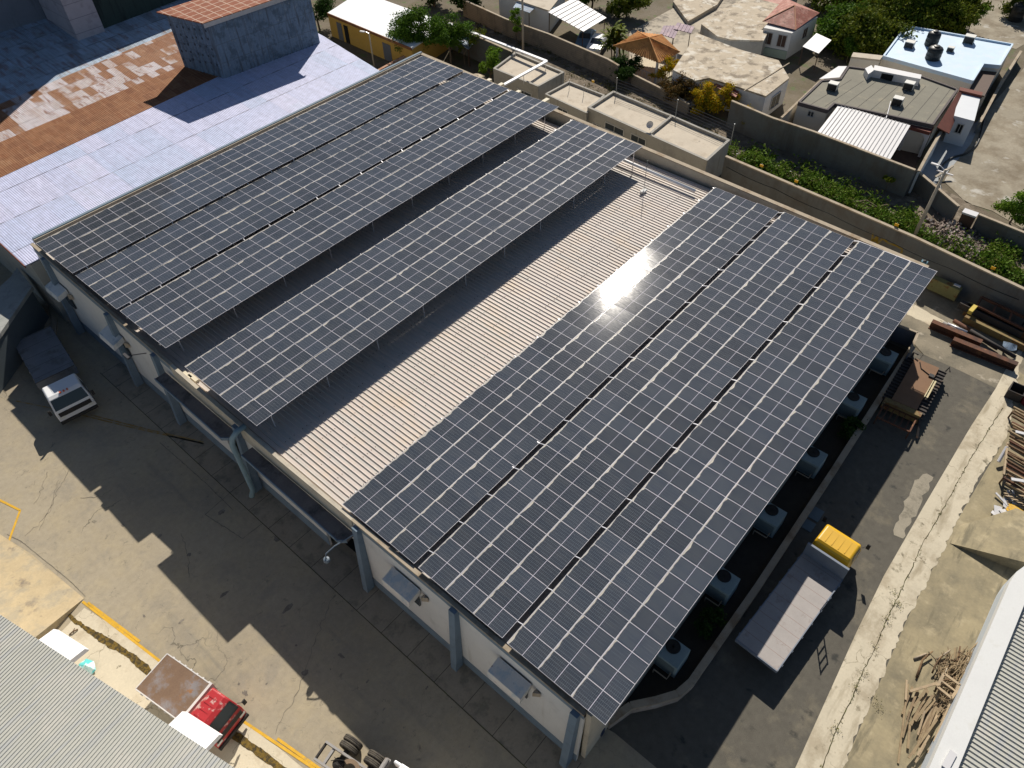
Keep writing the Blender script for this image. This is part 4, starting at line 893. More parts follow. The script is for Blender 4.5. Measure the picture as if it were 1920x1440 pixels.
def rbox(label,name,cat,base,z,sx,sy,h,m,rz=.0,fan=False):
    q=P(*base,z); t=thing(name,label,cat,(q.x,q.y,z),rz)
    B=MB(); B.box(-sx,sx,-sy,sy,.06,h); B.build('casing',m,t,local=True,bevel=.02)
    B=MB(); B.box(-sx-.012,-sx+.02,-sy*.94,sy*.94,.08,h-.07); B.build('grille',m_black,t,local=True)
    B=MB(); B.box(-sx,sx,-sy,-sy+.1,0,.06); B.box(-sx,sx,sy-.1,sy,0,.06); B.build('feet',m_brown,t,local=True); return t
m_acw=mat('ac_white',(.62,.62,.58),.6,.08,2,bump=0)
rbox('boxy air conditioner at the back left of the coated roof','roof_air_conditioner','air conditioner',(1704,88),2.95,.4,.45,.6,m_acw,.1)
rbox('smallest box unit in the middle of the coated roof','roof_air_conditioner','air conditioner',(1781,96),2.95,.28,.32,.45,m_acw,.1)
rbox('air conditioner near the back right edge of the coated roof','roof_air_conditioner','air conditioner',(1815,80),2.95,.42,.5,.75,m_acw,.1)
# --- grey felt house
gf,qg=house('felt_roof_house','cream house with grey felt roof, air conditioners and red tiled side',[(1590,124),(1728,142),(1797,167),(1750,234),(1565,194),(1552,206),(1497,191),(1540,150),(1575,147)],3.0,m_felt,mat('cream_plaster',(.62,.58,.50),.85,.1,.8,bump=.1),.12,.16,parm=mat('dark_felt_edge',(.10,.085,.085),.85,.2,2,bump=0))
B=MB()
for t in [.1+.105*i for i in range(9)]:
    a=P(1497,191,2.9).lerp(P(1750,234,2.9),t); b=P(1575,147,2.9).lerp(P(1797,167,2.9),t); B.beam((a.x,a.y,2.883),(b.x,b.y,2.883),.05,.012)
tag(B.build('felt_seams',mat('felt_seam',(.09,.085,.075),.9,.2,2,bump=0),gf),kind='stuff')
w0,w1=P2(1497,191,3.0),P2(1552,206,3.0); onwall(gf,'window',m_glass,w0,w1,.42,.60,2.0,2.45)
for lbl,bx,rz in (('grey felt roof unit near the left parapet',(1560,168),.1),('grey felt roof unit by the white skylight boxes',(1702,167),.1),('largest grey felt roof unit with a white hose',(1681,196),.1)):
    rbox('air conditioner, '+lbl,'roof_air_conditioner','air conditioner',bx,2.89,.38,.45,.7,m_acw,rz)
hs=thing('white_hose','thin white hose trailing from the unit to the canopy edge','hose',(*P2(1666,205,2.9),2.9)); B=MB(); B.tube([P(1670,190,3.1),P(1667,203,2.95),P(1664,214,2.95),P(1661,222,2.95)],.04,6); B.build('hose',m_shine,hs)
sk=thing('stair_bulkhead','white L-shaped roof bulkhead with dark opening on the felt roof','roof bulkhead',(*P2(1660,135,3.4),2.9))
B=MB(); a=px([(1640,122),(1728,140),(1726,148),(1638,131)],3.6); B.prism(a,2.88,3.6); B.build('wall',m_wsheet,sk)
B=MB(); a=px([(1622,128),(1634,122),(1640,131),(1628,139)],3.5); B.prism(a,2.88,3.5); B.build('end_block',m_wsheet,sk)
B=MB(); a=px([(1640,131),(1676,139),(1676,141),(1640,133)],3.5); B.prism(a,2.9,3.45); B.build('opening',m_dark,sk)
sheetroof('carport','large white ribbed metal canopy in front of the felt-roofed house',[(1572,197),(1707,235),(1667,302),(1531,250)],[2.9,2.9,2.6,2.6],m_wsheet,[(1666,300,2.5),(1533,250,2.5),(1600,275,2.55)],rib=20)
gx=thing('tiled_gable','dark red tiled porch side with white gable walls by the felt-roofed house','porch',(*P2(1790,215,2),0))
a=[P(1797,172,3.0),P(1813,175,2.2),P(1780,250,2.2),P(1757,238,3.0)]; B=MB(); B.add(a+[p-Vector((0,0,.08)) for p in a],[(0,3,2,1),(4,5,6,7)]+[(i,i+4,(i+1)%4+4,(i+1)%4) for i in range(4)]); B.build('tile_slope',m_tiledark,gx)
B=MB(); q=px([(1800,168),(1840,178),(1828,225),(1790,215)],2.7); B.prism(q,0,2.6); B.build('wall',mat('porch_white',(.66,.69,.72),.85,.08,1,bump=.1),gx)
q0,q1=P2(1790,215,2.7),P2(1828,225,2.7); onwall(gx,'window',m_dark,q0,q1,.35,.62,1.2,2.0)
B=MB(); q=px([(1800,163),(1843,173),(1841,179),(1799,169)],2.85); B.prism(q,2.6,2.85); B.build('ridge_tiles',m_tile if False else m_tiledark,gx)
ar=thing('arched_porch','dark arched front porch beside the white ribbed canopy','porch',(*P2(1730,260,1.5),0))
B=MB(); B.prism(px([(1708,226),(1752,238),(1744,248),(1702,236)],2.6),2.3,2.6); B.build('tile_edge',m_tiledark,ar)
p0,p1=Vector(P2(1702,240,2.3)),Vector(P2(1740,252,2.3)); e=(p1-p0)
B=MB()
N=10
for i in range(N):     # arch spandrel built as voussoir wedges
    t0,t1=i/N,(i+1)/N; zt=lambda t: 1.5+.7*math.sqrt(max(0,1-(2*t-1)**2))
    a=p0+e*t0; b=p0+e*t1; B.add([(a.x,a.y,zt(t0)),(b.x,b.y,zt(t1)),(b.x,b.y,2.3),(a.x,a.y,2.3),(a.x+.15,a.y,zt(t0)),(b.x+.15,b.y,zt(t1)),(b.x+.15,b.y,2.3),(a.x+.15,a.y,2.3)],[(0,1,2,3),(7,6,5,4),(0,4,5,1)])
B.box(p0.x,p0.x+.15,p0.y-.1,p0.y+.15,0,2.3); B.box(p1.x,p1.x+.15,p1.y-.15,p1.y+.1,0,2.3); B.build('arch',m_wsheet,ar)
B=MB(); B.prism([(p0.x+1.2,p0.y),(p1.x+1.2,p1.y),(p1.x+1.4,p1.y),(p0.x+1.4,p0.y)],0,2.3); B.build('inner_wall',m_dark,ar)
B=MB(); B.prism(px([(1668,306),(1712,320),(1745,258),(1706,243)],0),0,.05); B.build('floor',mat('brown_floor',(.09,.06,.045),.8,.2,2,bump=0),ar)
sw=wall('side_wall','white garden side wall sloping from the arched porch to the block wall',[P2(1764,248,2.3),P2(1738,292,2.2),P2(1722,322,2.1)],[2.3,2.2,2.1],.18,mat('side_white',(.62,.66,.69),.85,.1,1,bump=.1))
wl=wall('side_wall','pale wall at the left side of the felt-roofed house',[P2(1565,132,2.2),P2(1530,160,2.2),P2(1466,218,2.4)],2.2,.15,mat('pale_wall',(.55,.50,.42),.88,.12,1,bump=.1))
wh2=sheetroof('sheet_roof','white bright roof patch behind the felt roof corner',[(1536,148),(1572,124),(1588,124),(1574,145)],2.7,m_wsheet,[],cat='roof sheet')
# garden wall by the road and the curved hose, yard floor, sandy road
struct('sandy_plot',sheet(px([(1770,340),(1835,225),(1935,110),(1990,40),(2100,60),(2100,500),(1920,430),(1860,395),(1812,380)],0),.0),m_road)
struct('upper_plot',sheet(px([(1775,0),(1800,60),(1905,92),(1960,60),(1960,0)],0),.0),m_road)
struct('house_yard',sheet(px([(1722,325),(1765,250),(1830,230),(1845,215),(1820,270),(1775,325),(1755,345)],0),.006),mat('bluish_paving',(.34,.36,.37),.9,.2,.8,bump=.2))
struct('terrace_floor',sheet(px([(1180,60),(1290,0),(1420,-20),(1440,40),(1370,80),(1310,60),(1262,128),(1180,140)],0),.0),mat('terrace_floor',(.42,.37,.29),.9,.25,.5,(.20,.175,.14),.45,.5,.6,bump=.3))
struct('lot_dirt',sheet(px([(868,10),(1185,150),(1372,240),(1716,325),(2000,480),(2040,605),(1716,450),(1361,300),(1130,190),(1020,130),(842,50)],0),.0),mat('lot_dirt',(.15,.12,.085),.95,.4,.7,(.24,.20,.15),.8,.5,.6,(.07,.06,.04),1.2,.56,.66,bump=.6,bsc=8,bdist=.1))
hp=thing('black_hose','long black hose curving along the edge of the sandy road','hose',(*P2(1790,310),.05)); B=MB()
ctl=[(1765,362),(1762,335),(1766,312),(1785,296),(1812,287),(1832,270),(1842,240),(1846,222)]; pp=[P(x,y,.1) for x,y in ctl]
sm=[]; 
for i in range(len(pp)-1):
    p0=pp[max(i-1,0)];p1=pp[i];p2=pp[i+1];p3=pp[min(i+2,len(pp)-1)]
    for k in range(5):
        t=k/5; sm.append(.5*((2*p1)+(-p0+p2)*t+(2*p0-5*p1+4*p2-p3)*t*t+(-p0+3*p1-3*p2+p3)*t**3))
B.tube(sm,.09,6); B.build('hose',m_black,hp,smooth=True)
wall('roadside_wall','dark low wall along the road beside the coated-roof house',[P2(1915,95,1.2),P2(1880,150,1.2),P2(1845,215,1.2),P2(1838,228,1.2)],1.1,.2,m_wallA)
lg=thing('wooden_post','pale grey leaning timber post at the corner of the house yard','post',(*P2(1775,335),0)); B=MB(); B.beam(P(1754,332,.3),P(1787,311,.9),.18,.12); B.build('timber',m_roofconc,lg)
bb=thing('blue_barrel','blue plastic barrel behind the end of the block wall','barrel',(*P2(1720,345),0)); B=MB(); B.lathe((0,0,0),[(.3,0),(.34,.3),(.34,.6),(.3,.85)],14); B.build('barrel',mat('blue_plastic',(.02,.07,.28),.5,.1,2,bump=0),bb,local=True,smooth=True)
# ================================================================ trucks
m_tyre=mat('tyre_rubber',(.022,.021,.02),.9,.3,4,bump=.3,bsc=40)
m_tyredust=mat('dusty_tyre',(.085,.075,.06),.92,.25,3,(.05,.045,.04),4.,.5,.6,bump=.4,bsc=40)
m_rim=mat('rim_steel',(.28,.27,.26),.6,.2,3,bump=0)
m_chas=mat('chassis_dark',(.035,.033,.032),.8,.3,3,(.10,.06,.04),3.,.6,.7,bump=.1)
m_wind=mat('windscreen',(.02,.03,.033),.08,.1,1,bump=0,spec=.6)
m_chrome=mat('chrome',(.6,.6,.6),.25,.05,1,bump=0,metal=.9)
m_lens=mat('amber_lens',(.55,.10,.02),.3,.1,1,bump=0)
m_head=mat('headlight_lens',(.7,.7,.66),.2,.05,1,bump=0)
def wheel(t,x,y,r,wd,mt=None,dual=False):
    mt=mt or m_tyre
    for k,yy in enumerate([y,y-math.copysign(wd*1.12,y)] if dual else [y]):
        B=MB(); n=24; prof=[(r*.58,-wd*.42),(r*.9,-wd*.5),(r*.99,-wd*.36),(r,-wd*.16),(r*.985,-wd*.15),(r*.985,-wd*.10),(r,-wd*.09),(r,wd*.09),(r*.985,wd*.10),(r*.985,wd*.15),(r,wd*.16),(r*.99,wd*.36),(r*.9,wd*.5),(r*.58,wd*.42)]
        vs=[];fs=[]
        for rr,o in prof:
            for j in range(n): a=2*math.pi*j/n; vs.append((x+rr*math.cos(a),yy+o,r+rr*math.sin(a)))
        m=len(prof)
        for i in range(m):
            for j in range(n): fs.append((i*n+j,i*n+(j+1)%n,((i+1)%m)*n+(j+1)%n,((i+1)%m)*n+j))
        B.add(vs,fs); w=B.build('wheel',mt,t,local=True,smooth=True)
        B=MB(); B.tube([(x,yy-wd*.2,r),(x,yy+wd*.2,r)],r*.57,16); B.tube([(x,yy-wd*.34,r),(x,yy+wd*.34,r)],r*.2,10); B.build('rim',m_rim,w,local=True)
def truck(label,rear,front,W,cab,bedm,cabm,Lbed,zb=1.15,head=True,cabH=2.35,cabL=1.85,wr=.48,dual=True,group=None,headm=None,side=0,ladder=False):
    """rear/front: ground points under the tail and the nose"""
    a=Vector(rear); b=Vector(front); ang=math.atan2(b.y-a.y,b.x-a.x); L=(b-a).length
    t=thing('truck',label,'truck',(a.x,a.y,0),ang)
    h=W/2
    B=MB(); B.box(.2,L-.5,-.42,-.30,.62,.86); B.box(.2,L-.5,.30,.42,.62,.86)
    for x in (.5,2.,3.6,Lbed): B.box(x-.06,x+.06,-.42,.42,.66,.82)
    B.box(Lbed*.25-.1,Lbed*.25+.1,-h*.8,h*.8,wr-.1,wr+.1); B.box(L-1.35,L-1.15,-h*.8,h*.8,wr-.08,wr+.08); B.box(Lbed*.55,Lbed*.8,.42,h*.85,.5,.9)
    B.build('chassis',m_chas,t,local=True)
    B=MB(); B.box(0,Lbed,-h,h,zb-.18,zb)
    for k in range(9): x=.3+k*(Lbed-.6)/8; B.box(x-.05,x+.05,-h*.98,h*.98,zb-.28,zb-.18)
    bd=B.build('flat_bed',bedm,t,local=True)
    B=MB()
    for y in (-h-.015,h-.035): B.box(-.02,Lbed,y,y+.05,zb-.2,zb+.012)
    B.box(-.05,-.0,-h,h,zb-.2,zb+.012)
    for k in range(7): 
        x=.4+k*(Lbed-.8)/6
        for y in (-h-.05,h+.03): B.box(x-.05,x+.05,y-.01,y+.03,zb-.16,zb-.03)
    B.build('bed_rail',headm or m_chas,t,local=True)
    if head:
        B=MB(); B.box(Lbed,Lbed+.07,-h,h,zb-.2,zb+head); B.box(Lbed-.03,Lbed+.10,-h,h,zb+head,zb+head+.07)
        for y in (-h*.6,0,h*.6): B.box(Lbed-.03,Lbed,y-.04,y+.04,zb,zb+head)
        B.build('headboard',headm or m_chas,t,local=True)
    if side:
        B=MB(); B.box(0,Lbed,-h,-h+.05,zb,zb+side); B.box(0,Lbed,h-.05,h,zb,zb+side); B.build('side_boards',headm,t,local=True)
    if ladder:
        B=MB()
        for y0 in (-h+.02,):
            B.beam((4.2,y0,zb+.02),(4.2,y0-.05,zb+1.15),.05,.05); B.beam((4.9,y0,zb+.02),(4.9,y0-.05,zb+1.15),.05,.05)
            for z in (.35,.75,1.12): B.beam((4.2,y0-.03,zb+z),(4.9,y0-.03,zb+z),.05,.05)
        B.build('stake_rack',headm or m_chas,t,local=True)
    # cab-over cab : profile in x,z swept with a slightly narrower roof
    x1=L; x0=L-cabL; c=h*.93
    prof=[(x0,.62),(x0-.02,1.45),(x0+.06,cabH-.12),(x0+.22,cabH),(x1-.62,cabH+.02),(x1-.42,cabH-.08),(x1-.06,1.48),(x1,1.30),(x1+.01,.62)]
    n=len(prof); vs=[]; fs=[]
    def wy(z,k): s=1-.10*max(0,(z-1.45)/(cabH-1.45)); return c*s*k
    ks=(-1,-.93,.93,1)
    for k in ks:
        for x,z in prof:
            zz=z-(.09 if abs(k)==1 and z>cabH-.2 else 0); vs.append((x,wy(z,k),zz))
    for j in range(3):
        for i in range(n): fs.append((j*n+i,j*n+(i+1)%n,(j+1)*n+(i+1)%n,(j+1)*n+i))
    fs+= [tuple(range(n-1,-1,-1)),tuple(range(3*n,4*n))]
    B=MB(); B.add(vs,fs); 
    cb=B.build('cab',cabm,t,local=True,bevel=.09); cb.modifiers['bevel'].segments=3
    def face(x,z,o=.012): return x,z
    zA_,zB_=1.52,cabH-.14
    xa=lambda z: (x1-.06)+(z-1.48)/(cabH-.08-1.48)*(-.36)
    B=MB(); y0=wy(zA_,.90); y1=wy(zB_,.90)
    B.add([(xa(zA_)+.015,-y0,zA_),(xa(zA_)+.015,y0,zA_),(xa(zB_)+.015,y1,zB_),(xa(zB_)+.015,-y1,zB_)],[(0,1,2,3)]); B.build('windscreen',m_wind,t,local=True)
    for s in (-1,1):
        B=MB(); pts=[(x0+.55,zA_),(x1-.30,zA_),(x1-.55,zB_),(x0+.62,zB_)]
        v=[(x,s*(wy(z,1)+.012),z-.02) for x,z in pts]; B.add(v,[(0,1,2,3) if s<0 else (3,2,1,0)]); B.build('side_window',m_wind,t,local=True)
        B=MB(); B.tube([(x1-.15,s*c*.97,1.75),(x1+.12,s*(c+.14),1.8)],.015,5); B.box(x1+.08,x1+.14,s*(c+.18)-.09,s*(c+.18)+.09,1.55,1.95); B.build('mirror',m_chas,t,local=True)
        B=MB(); B.box(x1+.0,x1+.03,s*c*.78-.16,s*c*.78+.16,.82,1.0); B.build('headlight',m_head,t,local=True)
    B=MB(); B.box(x1-.02,x1+.10,-c,c,.42,.66); B.build('bumper',cabm if cabm in (MATS.get('x'),) else m_chas,t,local=True,bevel=.02)
    B=MB(); B.box(x1+.0,x1+.024,-c*.86,c*.86,.98,1.34)
    B.build('grille',m_chas,t,local=True)
    if cabm is m_cabw:
        for y in (-.22,0,.22): B=MB(); B.box(x1-.62,x1-.50,y-.05,y+.05,cabH,cabH+.08); B.build('roof_lamp',m_lens,t,local=True)
    B=MB()
    for y in (-c*.5,-c*.17,c*.17,c*.5): B.box(x0+.3,x1-.72,y-.018,y+.018,cabH+.005,cabH+.03)
    B.build('roof_ribs',cabm,t,local=True)
    for y in (-h*.83,h*.83):
        wheel(t,Lbed*.25,y,wr,.26,dual=dual); wheel(t,L-1.25,y,wr,.27)
    return t
m_cabw=mat('cab_white',(.74,.75,.76),.35,.05,1,bump=0,spec=.5)
m_cabr=mat('cab_red',(.42,.03,.035),.4,.15,2,(.58,.40,.36),2.6,.55,.62,bump=.05,spec=.5)
m_caby=mat('cab_yellow',(.62,.36,.012),.4,.08,1,bump=0,spec=.5)
m_bedg=mat('bed_grey_steel',(.19,.20,.215),.75,.2,1.5,(.13,.13,.13),1.2,.5,.65,bump=.15,seams=((0,1.2,.03,(.07,.07,.075),0),))
m_bedb=mat('bed_rust_steel',(.18,.115,.075),.8,.3,1.,(.21,.19,.19),.9,.48,.6,(.25,.12,.05),1.8,.62,.7,bump=.2)
m_bedl=mat('bed_pinkish_planks',(.36,.335,.32),.8,.15,1.2,(.27,.23,.21),1.4,.56,.7,bump=.15,seams=((0,.7,.03,(.28,.22,.2),0),))
def mid(a,b): return ((a[0]+b[0])/2,(a[1]+b[1])/2)
Z=1.15
truck('white flatbed truck with grey steel bed parked in the shade left of the warehouse',mid(P2(27,645,Z),P2(93,610,Z)),P2(150,777,.5),2.55,None,m_bedg,m_cabw,5.9,headm=m_bedg,head=.5,cabL=2.0)
truck('yellow-cab flatbed truck with pinkish bed parked right of the warehouse',mid(P2(1383,1198,Z),P2(1455,1258,Z)),P2(1580,1010,1.3),2.3,None,m_bedl,m_caby,6.55,headm=mat('headboard_blue',(.19,.22,.27),.7,.15,1,bump=.1),head=.95,ladder=True)
truck('small red-cab truck with rusty steel bed parked at the yellow kerb line',mid(P2(257,1290,1.2),P2(312,1228,1.2)),P2(437,1370,.6),2.0,None,m_bedb,m_cabr,3.25,zb=1.2,headm=mat('headboard_white',(.60,.58,.56),.7,.12,1,bump=.1),head=.45,cabH=2.2,cabL=1.6,wr=.38)
# bare tractor chassis at the bottom edge
a=P(600,1406,1.0); b=P(720,1487,1.0); ang=math.atan2(b.y-a.y,b.x-a.x)
t=thing('tractor_unit','bare truck chassis with double rear tyres and white cab at the bottom edge','truck',(a.x,a.y,0),ang)
m_rail=mat('grey_frame_rail',(.30,.29,.28),.7,.2,2,(.20,.15,.11),2.,.55,.68,bump=.1)
B=MB(); B.box(.0,5.6,.36,.46,.75,1.02); B.box(.0,5.6,-.46,-.36,.75,1.02); B.build('frame_rail',m_rail,t,local=True)
for x in (.5,2.6,3.5): B=MB(); B.box(x-.06,x+.06,-.36,.36,.80,.96); B.build('crossmember',m_rail,t,local=True)
for x in (.95,2.35):
    for s in (-1,1): wheel(t,x,s*1.08,.5,.27,m_tyredust,True)
    B=MB(); B.tube([(x,-1.0,.5),(x,1.0,.5)],.12,10); B.lathe((x,0,.3),[(.1,0),(.27,.1),(.27,.3),(.1,.4)],14); B.build('axle',m_chas,t,local=True)
B=MB(); n=20; vs=[]
for i in range(n+1):
    a_=rad(25+310*i/n)
    for rr,z in ((.24,1.06),(.24,1.16),(.42,1.16),(.42,1.06)): vs.append((1.75-rr*math.cos(a_)*1.15,rr*math.sin(a_),z))
B.add(vs,[(i*4+k,i*4+(k+1)%4,(i+1)*4+(k+1)%4,(i+1)*4+k) for i in range(n) for k in range(4)]+[(0,3,2,1),(n*4,n*4+1,n*4+2,n*4+3)])
B.build('fifth_wheel',mat('greasy_plate',(.24,.17,.11),.45,.3,3,bump=.1,metal=.3),t,local=True)
B=MB(); B.tube([(2.05,.62,.62),(2.05,.98,.62)],.001,4); B.box(2.9,3.1,.5,1.25,.62,1.0); B.tube([(2.95,.55,1.05),(2.95,1.2,1.05)],.12,10); B.build('air_tank',m_rail,t,local=True)
B=MB(); B.box(3.3,3.6,.5,.85,.85,1.05); B.build('battery_box',mat('rust_box',(.30,.15,.08),.8,.2,3,bump=.1),t,local=True)
B=MB(); B.tube([(.7,-.1,.9),(1.0,.05,1.1),(1.3,.2,1.05),(1.5,.28,1.0)],.02,5); B.tube([(.75,.1,.9),(1.1,-.05,1.12),(1.4,-.1,1.02)],.02,5); B.build('air_hoses',m_tyre,t,local=True)
B=MB(); B.box(4.0,6.0,-1.15,1.15,.9,2.5); B.box(3.65,4.02,1.0,1.14,1.9,2.4); B.build('cab',m_cabw,t,local=True,bevel=.05)
B=MB(); B.box(-.02,.06,-.46,.46,.78,.95); B.build('tail_crossmember',m_chas,t,local=True)
# ================================================================ things in the right yard
m_acb=mat('ac_cabinet',(.25,.33,.355),.7,.12,1,(.20,.27,.295),2.,.5,.65,bump=0)
acs=[(1263,1222),(1364,1092),(1452,966),(1531,857),(1607,752),(1668,668)]
acl=['nearest to the front corner','second from the front corner','third from the front corner','fourth from the front corner behind the planter shrub','fifth along the side, beside the rusty crawler','farthest along the side by the back apron']
for (x,y),lb in zip(acs,acl):
    q=P(x,y,1.35); t=thing('condenser_unit','grey-blue air-conditioning condenser with top fan, '+lb,'air conditioner',(q.x,-47.75,.0),0,'condenser units along the warehouse side')
    B=MB(); B.box(-.62,.62,-.62,.62,.18,1.35); B.build('cabinet',m_acb,t,local=True,bevel=.02)
    B=MB(); B.lathe((.2,0.12,1.345),[(.37,0),(.37,.05),(.34,.06),(.33,.02),(.02,.015)],20); B.build('fan_ring',m_black,t,local=True)
    B=MB()
    for k in range(5):
        a=2*math.pi*k/5; B.beam((.2,.12,1.375),(.2+.3*math.cos(a),.12+.3*math.sin(a),1.375),.1,.01)
    B.build('fan_blades',m_black,t,local=True)
    B=MB(); B.box(-.635,-.62,-.5,.5,.3,1.2); B.build('coil_grille',lazy('coil_grey',(.13,.17,.185),.7,.2,3,bump=0),t,local=True)
    B=MB(); B.tube([(-.62,-.4,.5),(-1.0,-.4,.5),(-1.0,.35,.5),(-1.0,.35,.1)],.035,6); B.build('pipes',m_coping,t,local=True)
    B=MB(); B.box(-.55,.55,-.5,-.4,0,.18); B.box(-.55,.55,.4,.5,0,.18); B.build('stand',m_chas,t,local=True)
m_plan=mat('planter_plaster',(.34,.29,.25),.9,.25,.8,(.42,.40,.38),.9,.52,.66,(.22,.17,.14),1.5,.58,.68,bump=.25)
pw_=[(9.3,-47.15),(10.6,-47.55),(11.6,-48.35),(12.5,-48.95),(13.4,-49.15),(20,-49.2),(30,-49.05),(42.9,-48.75)]
pwt=wall('planter_wall','low curved plaster retaining wall round the condenser strip','x' and pw_,.62,.3,m_plan)
rt_=wall('side_screen','low sheet metal screen closing the condenser strip at the back','x' and [(43.4,-46.9),(43.5,-48.6),(41.3,-48.85)],1.35,.1,m_door)
struct('planter_soil',sheet([(8.6,-47),(10.6,-47.5),(12.5,-48.85),(13.4,-49.05),(30,-48.95),(43,-48.6),(43,-46.9)],.06),mat('dark_soil',(.045,.038,.03),.95,.4,2,bump=.4))
# manhole lids
for i,(x,y) in enumerate(((1527,963),(1514,985))):
    t=thing('drain_lid',['square blue-grey drain lid beside the planter wall','smaller drain lid below the square one'][i],'drain lid',(*P2(x,y),0)); B=MB(); B.box(-.45+.1*i,.45-.1*i,-.4+.05*i,.4-.05*i,0,.05); B.build('lid',mat('lid_metal',(.12,.16,.18),.7,.2,2,bump=.1),t,local=True)
m_rs=mat('rusty_steel',(.135,.058,.032),.85,.4,1.5,(.07,.038,.028),.8,.46,.6,(.24,.115,.05),2.0,.60,.66,bump=.4)
m_rsy=mat('rusty_yellow_steel',(.22,.165,.065),.8,.3,1.2,(.16,.07,.03),.9,.47,.58,(.22,.20,.13),1.6,.6,.7,bump=.2)
m_rsd=mat('dark_steel',(.045,.04,.038),.8,.3,2,(.09,.05,.03),2.,.55,.66,bump=.2)
def ibeam(name,label,a,b,h,wd,m,cat='steel beam',z=0):
    a=Vector((*a,z)); b=Vector((*b,z)); t=thing(name,label,cat,a)
    u=Vector((0,0,1)); B=MB(); B.beam(a+u*(h-.03),b+u*(h-.03),wd,.06); B.beam(a+u*.03,b+u*.03,wd,.06); B.build('flange',m,t)
    B=MB(); B.beam(a+u*h/2,b+u*h/2,.05,h-.12); B.build('web',m,t)
    return t
ibeam('steel_beam','long rusty beam in front of the scrap pile, farther left one',P2(1745,607,.3),P2(1838,646,.3),.6,.42,m_rs)
ibeam('steel_beam','long rusty beam lying nearest the drain strip in the scrap pile',P2(1785,640,.3),P2(1905,688,.3),.6,.42,m_rs)
for i,(p,q,r,z,lb,m) in enumerate((((1768,606),(1812,633),.14,.2,'short pale pipe lying between the rusty beams',m_rim),((1778,604),(1815,620),.10,.5,'thin grey pipe on top of the scrap pile',m_gal),((1788,602),(1850,640),.16,.25,'brown rusty pipe in the scrap pile',m_rs),((1800,612),(1870,655),.12,.2,'dark rusty pipe deep in the scrap pile',m_rsd),((1820,618),(1905,668),.14,.45,'long dark pipe at the right of the scrap pile',m_rsd))):
    a,b=P(*p,z),P(*q,z); t=thing('scrap_pipe',lb,'pipe',(a.x,a.y,0)); B=MB(); B.tube([(a.x,a.y,r+z*.5),(b.x,b.y,r+z*.5)],r,10); B.build('pipe',m,t,smooth=True)
t=thing('scrap_girder','weathered yellow-brown box girder leaning behind the rusty beams','girder',(*P2(1830,605,.6),0))
B=MB(); a,b=P(1812,578,.5),P(1930,635,.5); B.beam(a,b,.5,.9); B.build('girder_body',m_rsy,t); B=MB(); B.beam(a+Vector((-.1,.5,.2)),b+Vector((-.1,.5,.2)),.4,.5); B.build('side_rail',m_rsd,t)
t=thing('scrap_girder','long faded girder lying lowest behind the scrap pipes','girder',(*P2(1815,600,.3),0))
B=MB(); a,b=P(1808,596,.3),P(1930,655,.3); B.beam(a,b,.4,.5); B.build('girder_body',m_rsy,t)
fr=thing('steel_frame','rusty brown ladder-like steel frame lying on the scrap by the wall','steel frame',(*P2(1880,580,1.1),0))
A4=[P(1840,557,1.3),P(1935,602,1.3),P(1930,622,1.1),P(1831,573,1.1)]
for i in range(2):
    B=MB(); B.beam(A4[0 if i==0 else 3],A4[1 if i==0 else 2],.16,.16); B.build('side_member',m_rs,fr)
for k in (0,.31,.62,.95):
    B=MB(); B.beam(A4[0].lerp(A4[1],k),A4[3].lerp(A4[2],k),.12,.12); B.build('rung',m_rs,fr)
for k in (.02,.9):
    for q in (A4[0].lerp(A4[1],k),A4[3].lerp(A4[2],k)):
        B=MB(); B.beam((q.x,q.y,0),(q.x,q.y,q.z),.1,.1); B.build('leg',m_rsd,fr)
t=thing('yellow_bracket','small bright yellow steel bracket at the end of the frame','bracket',(*P2(1824,580,1),.4)); B=MB(); B.beam(P(1818,586,1.1),P(1828,575,1.1),.28,.3); B.build('bracket',mat('bright_yellow_paint',(.55,.42,.08),.7,.2,2,bump=0),t)
t=thing('rusty_tank_beam','yellow-green rust streaked box beam standing along the yard wall','girder',(*P2(1775,535,.5),0))
B=MB(); a,b=P(1745,528,.7),P(1797,552,.7); B.beam(a,b,.5,1.0); B.build('girder_body',mat('green_yellow_rust',(.22,.21,.09),.8,.25,1,(.17,.08,.03),1.2,.52,.6,bump=.15),t)
t=thing('white_plank','short white plank on the wall end of the box beam','plank',(*P2(1793,535,1.3),1.2)); B=MB(); B.beam(P(1789,533,1.3),P(1801,538,1.3),.22,.08); B.build('plank',m_wsheet,t)
t=thing('blue_meter_box','small blue box fixed to the yard wall above the panel corner','box',(*P2(1732,493,1.9),1.6)); B=MB(); q=P(1732,494,1.9); B.box(q.x-.15,q.x+.15,q.y-.22,q.y+.22,1.6,2.1); B.build('box',mat('meter_blue',(.06,.16,.22),.6,.1,2,bump=0),t); B=MB(); B.lathe((q.x,q.y,2.1),[(.12,0),(.14,.06),(.06,.1)],12); B.build('cap',m_black,t)
# curved white trim panel lying in the scrap
t=thing('bent_panel','curved pale sheet panel lying in the dark end of the scrap pile','sheet',(*P2(1893,651,.4),0)); B=MB(); pr=None
for i in range(9):
    s=i/8; q=P(1880+26*s,648+8*s+5*math.sin(s*3.1),.45); cu=(q,q+Vector((.5,.1,.25*math.sin(s*3.1))))
    if pr: B.quad(pr[0],cu[0],cu[1],pr[1])
    pr=cu
B.build('panel',m_clad,t)
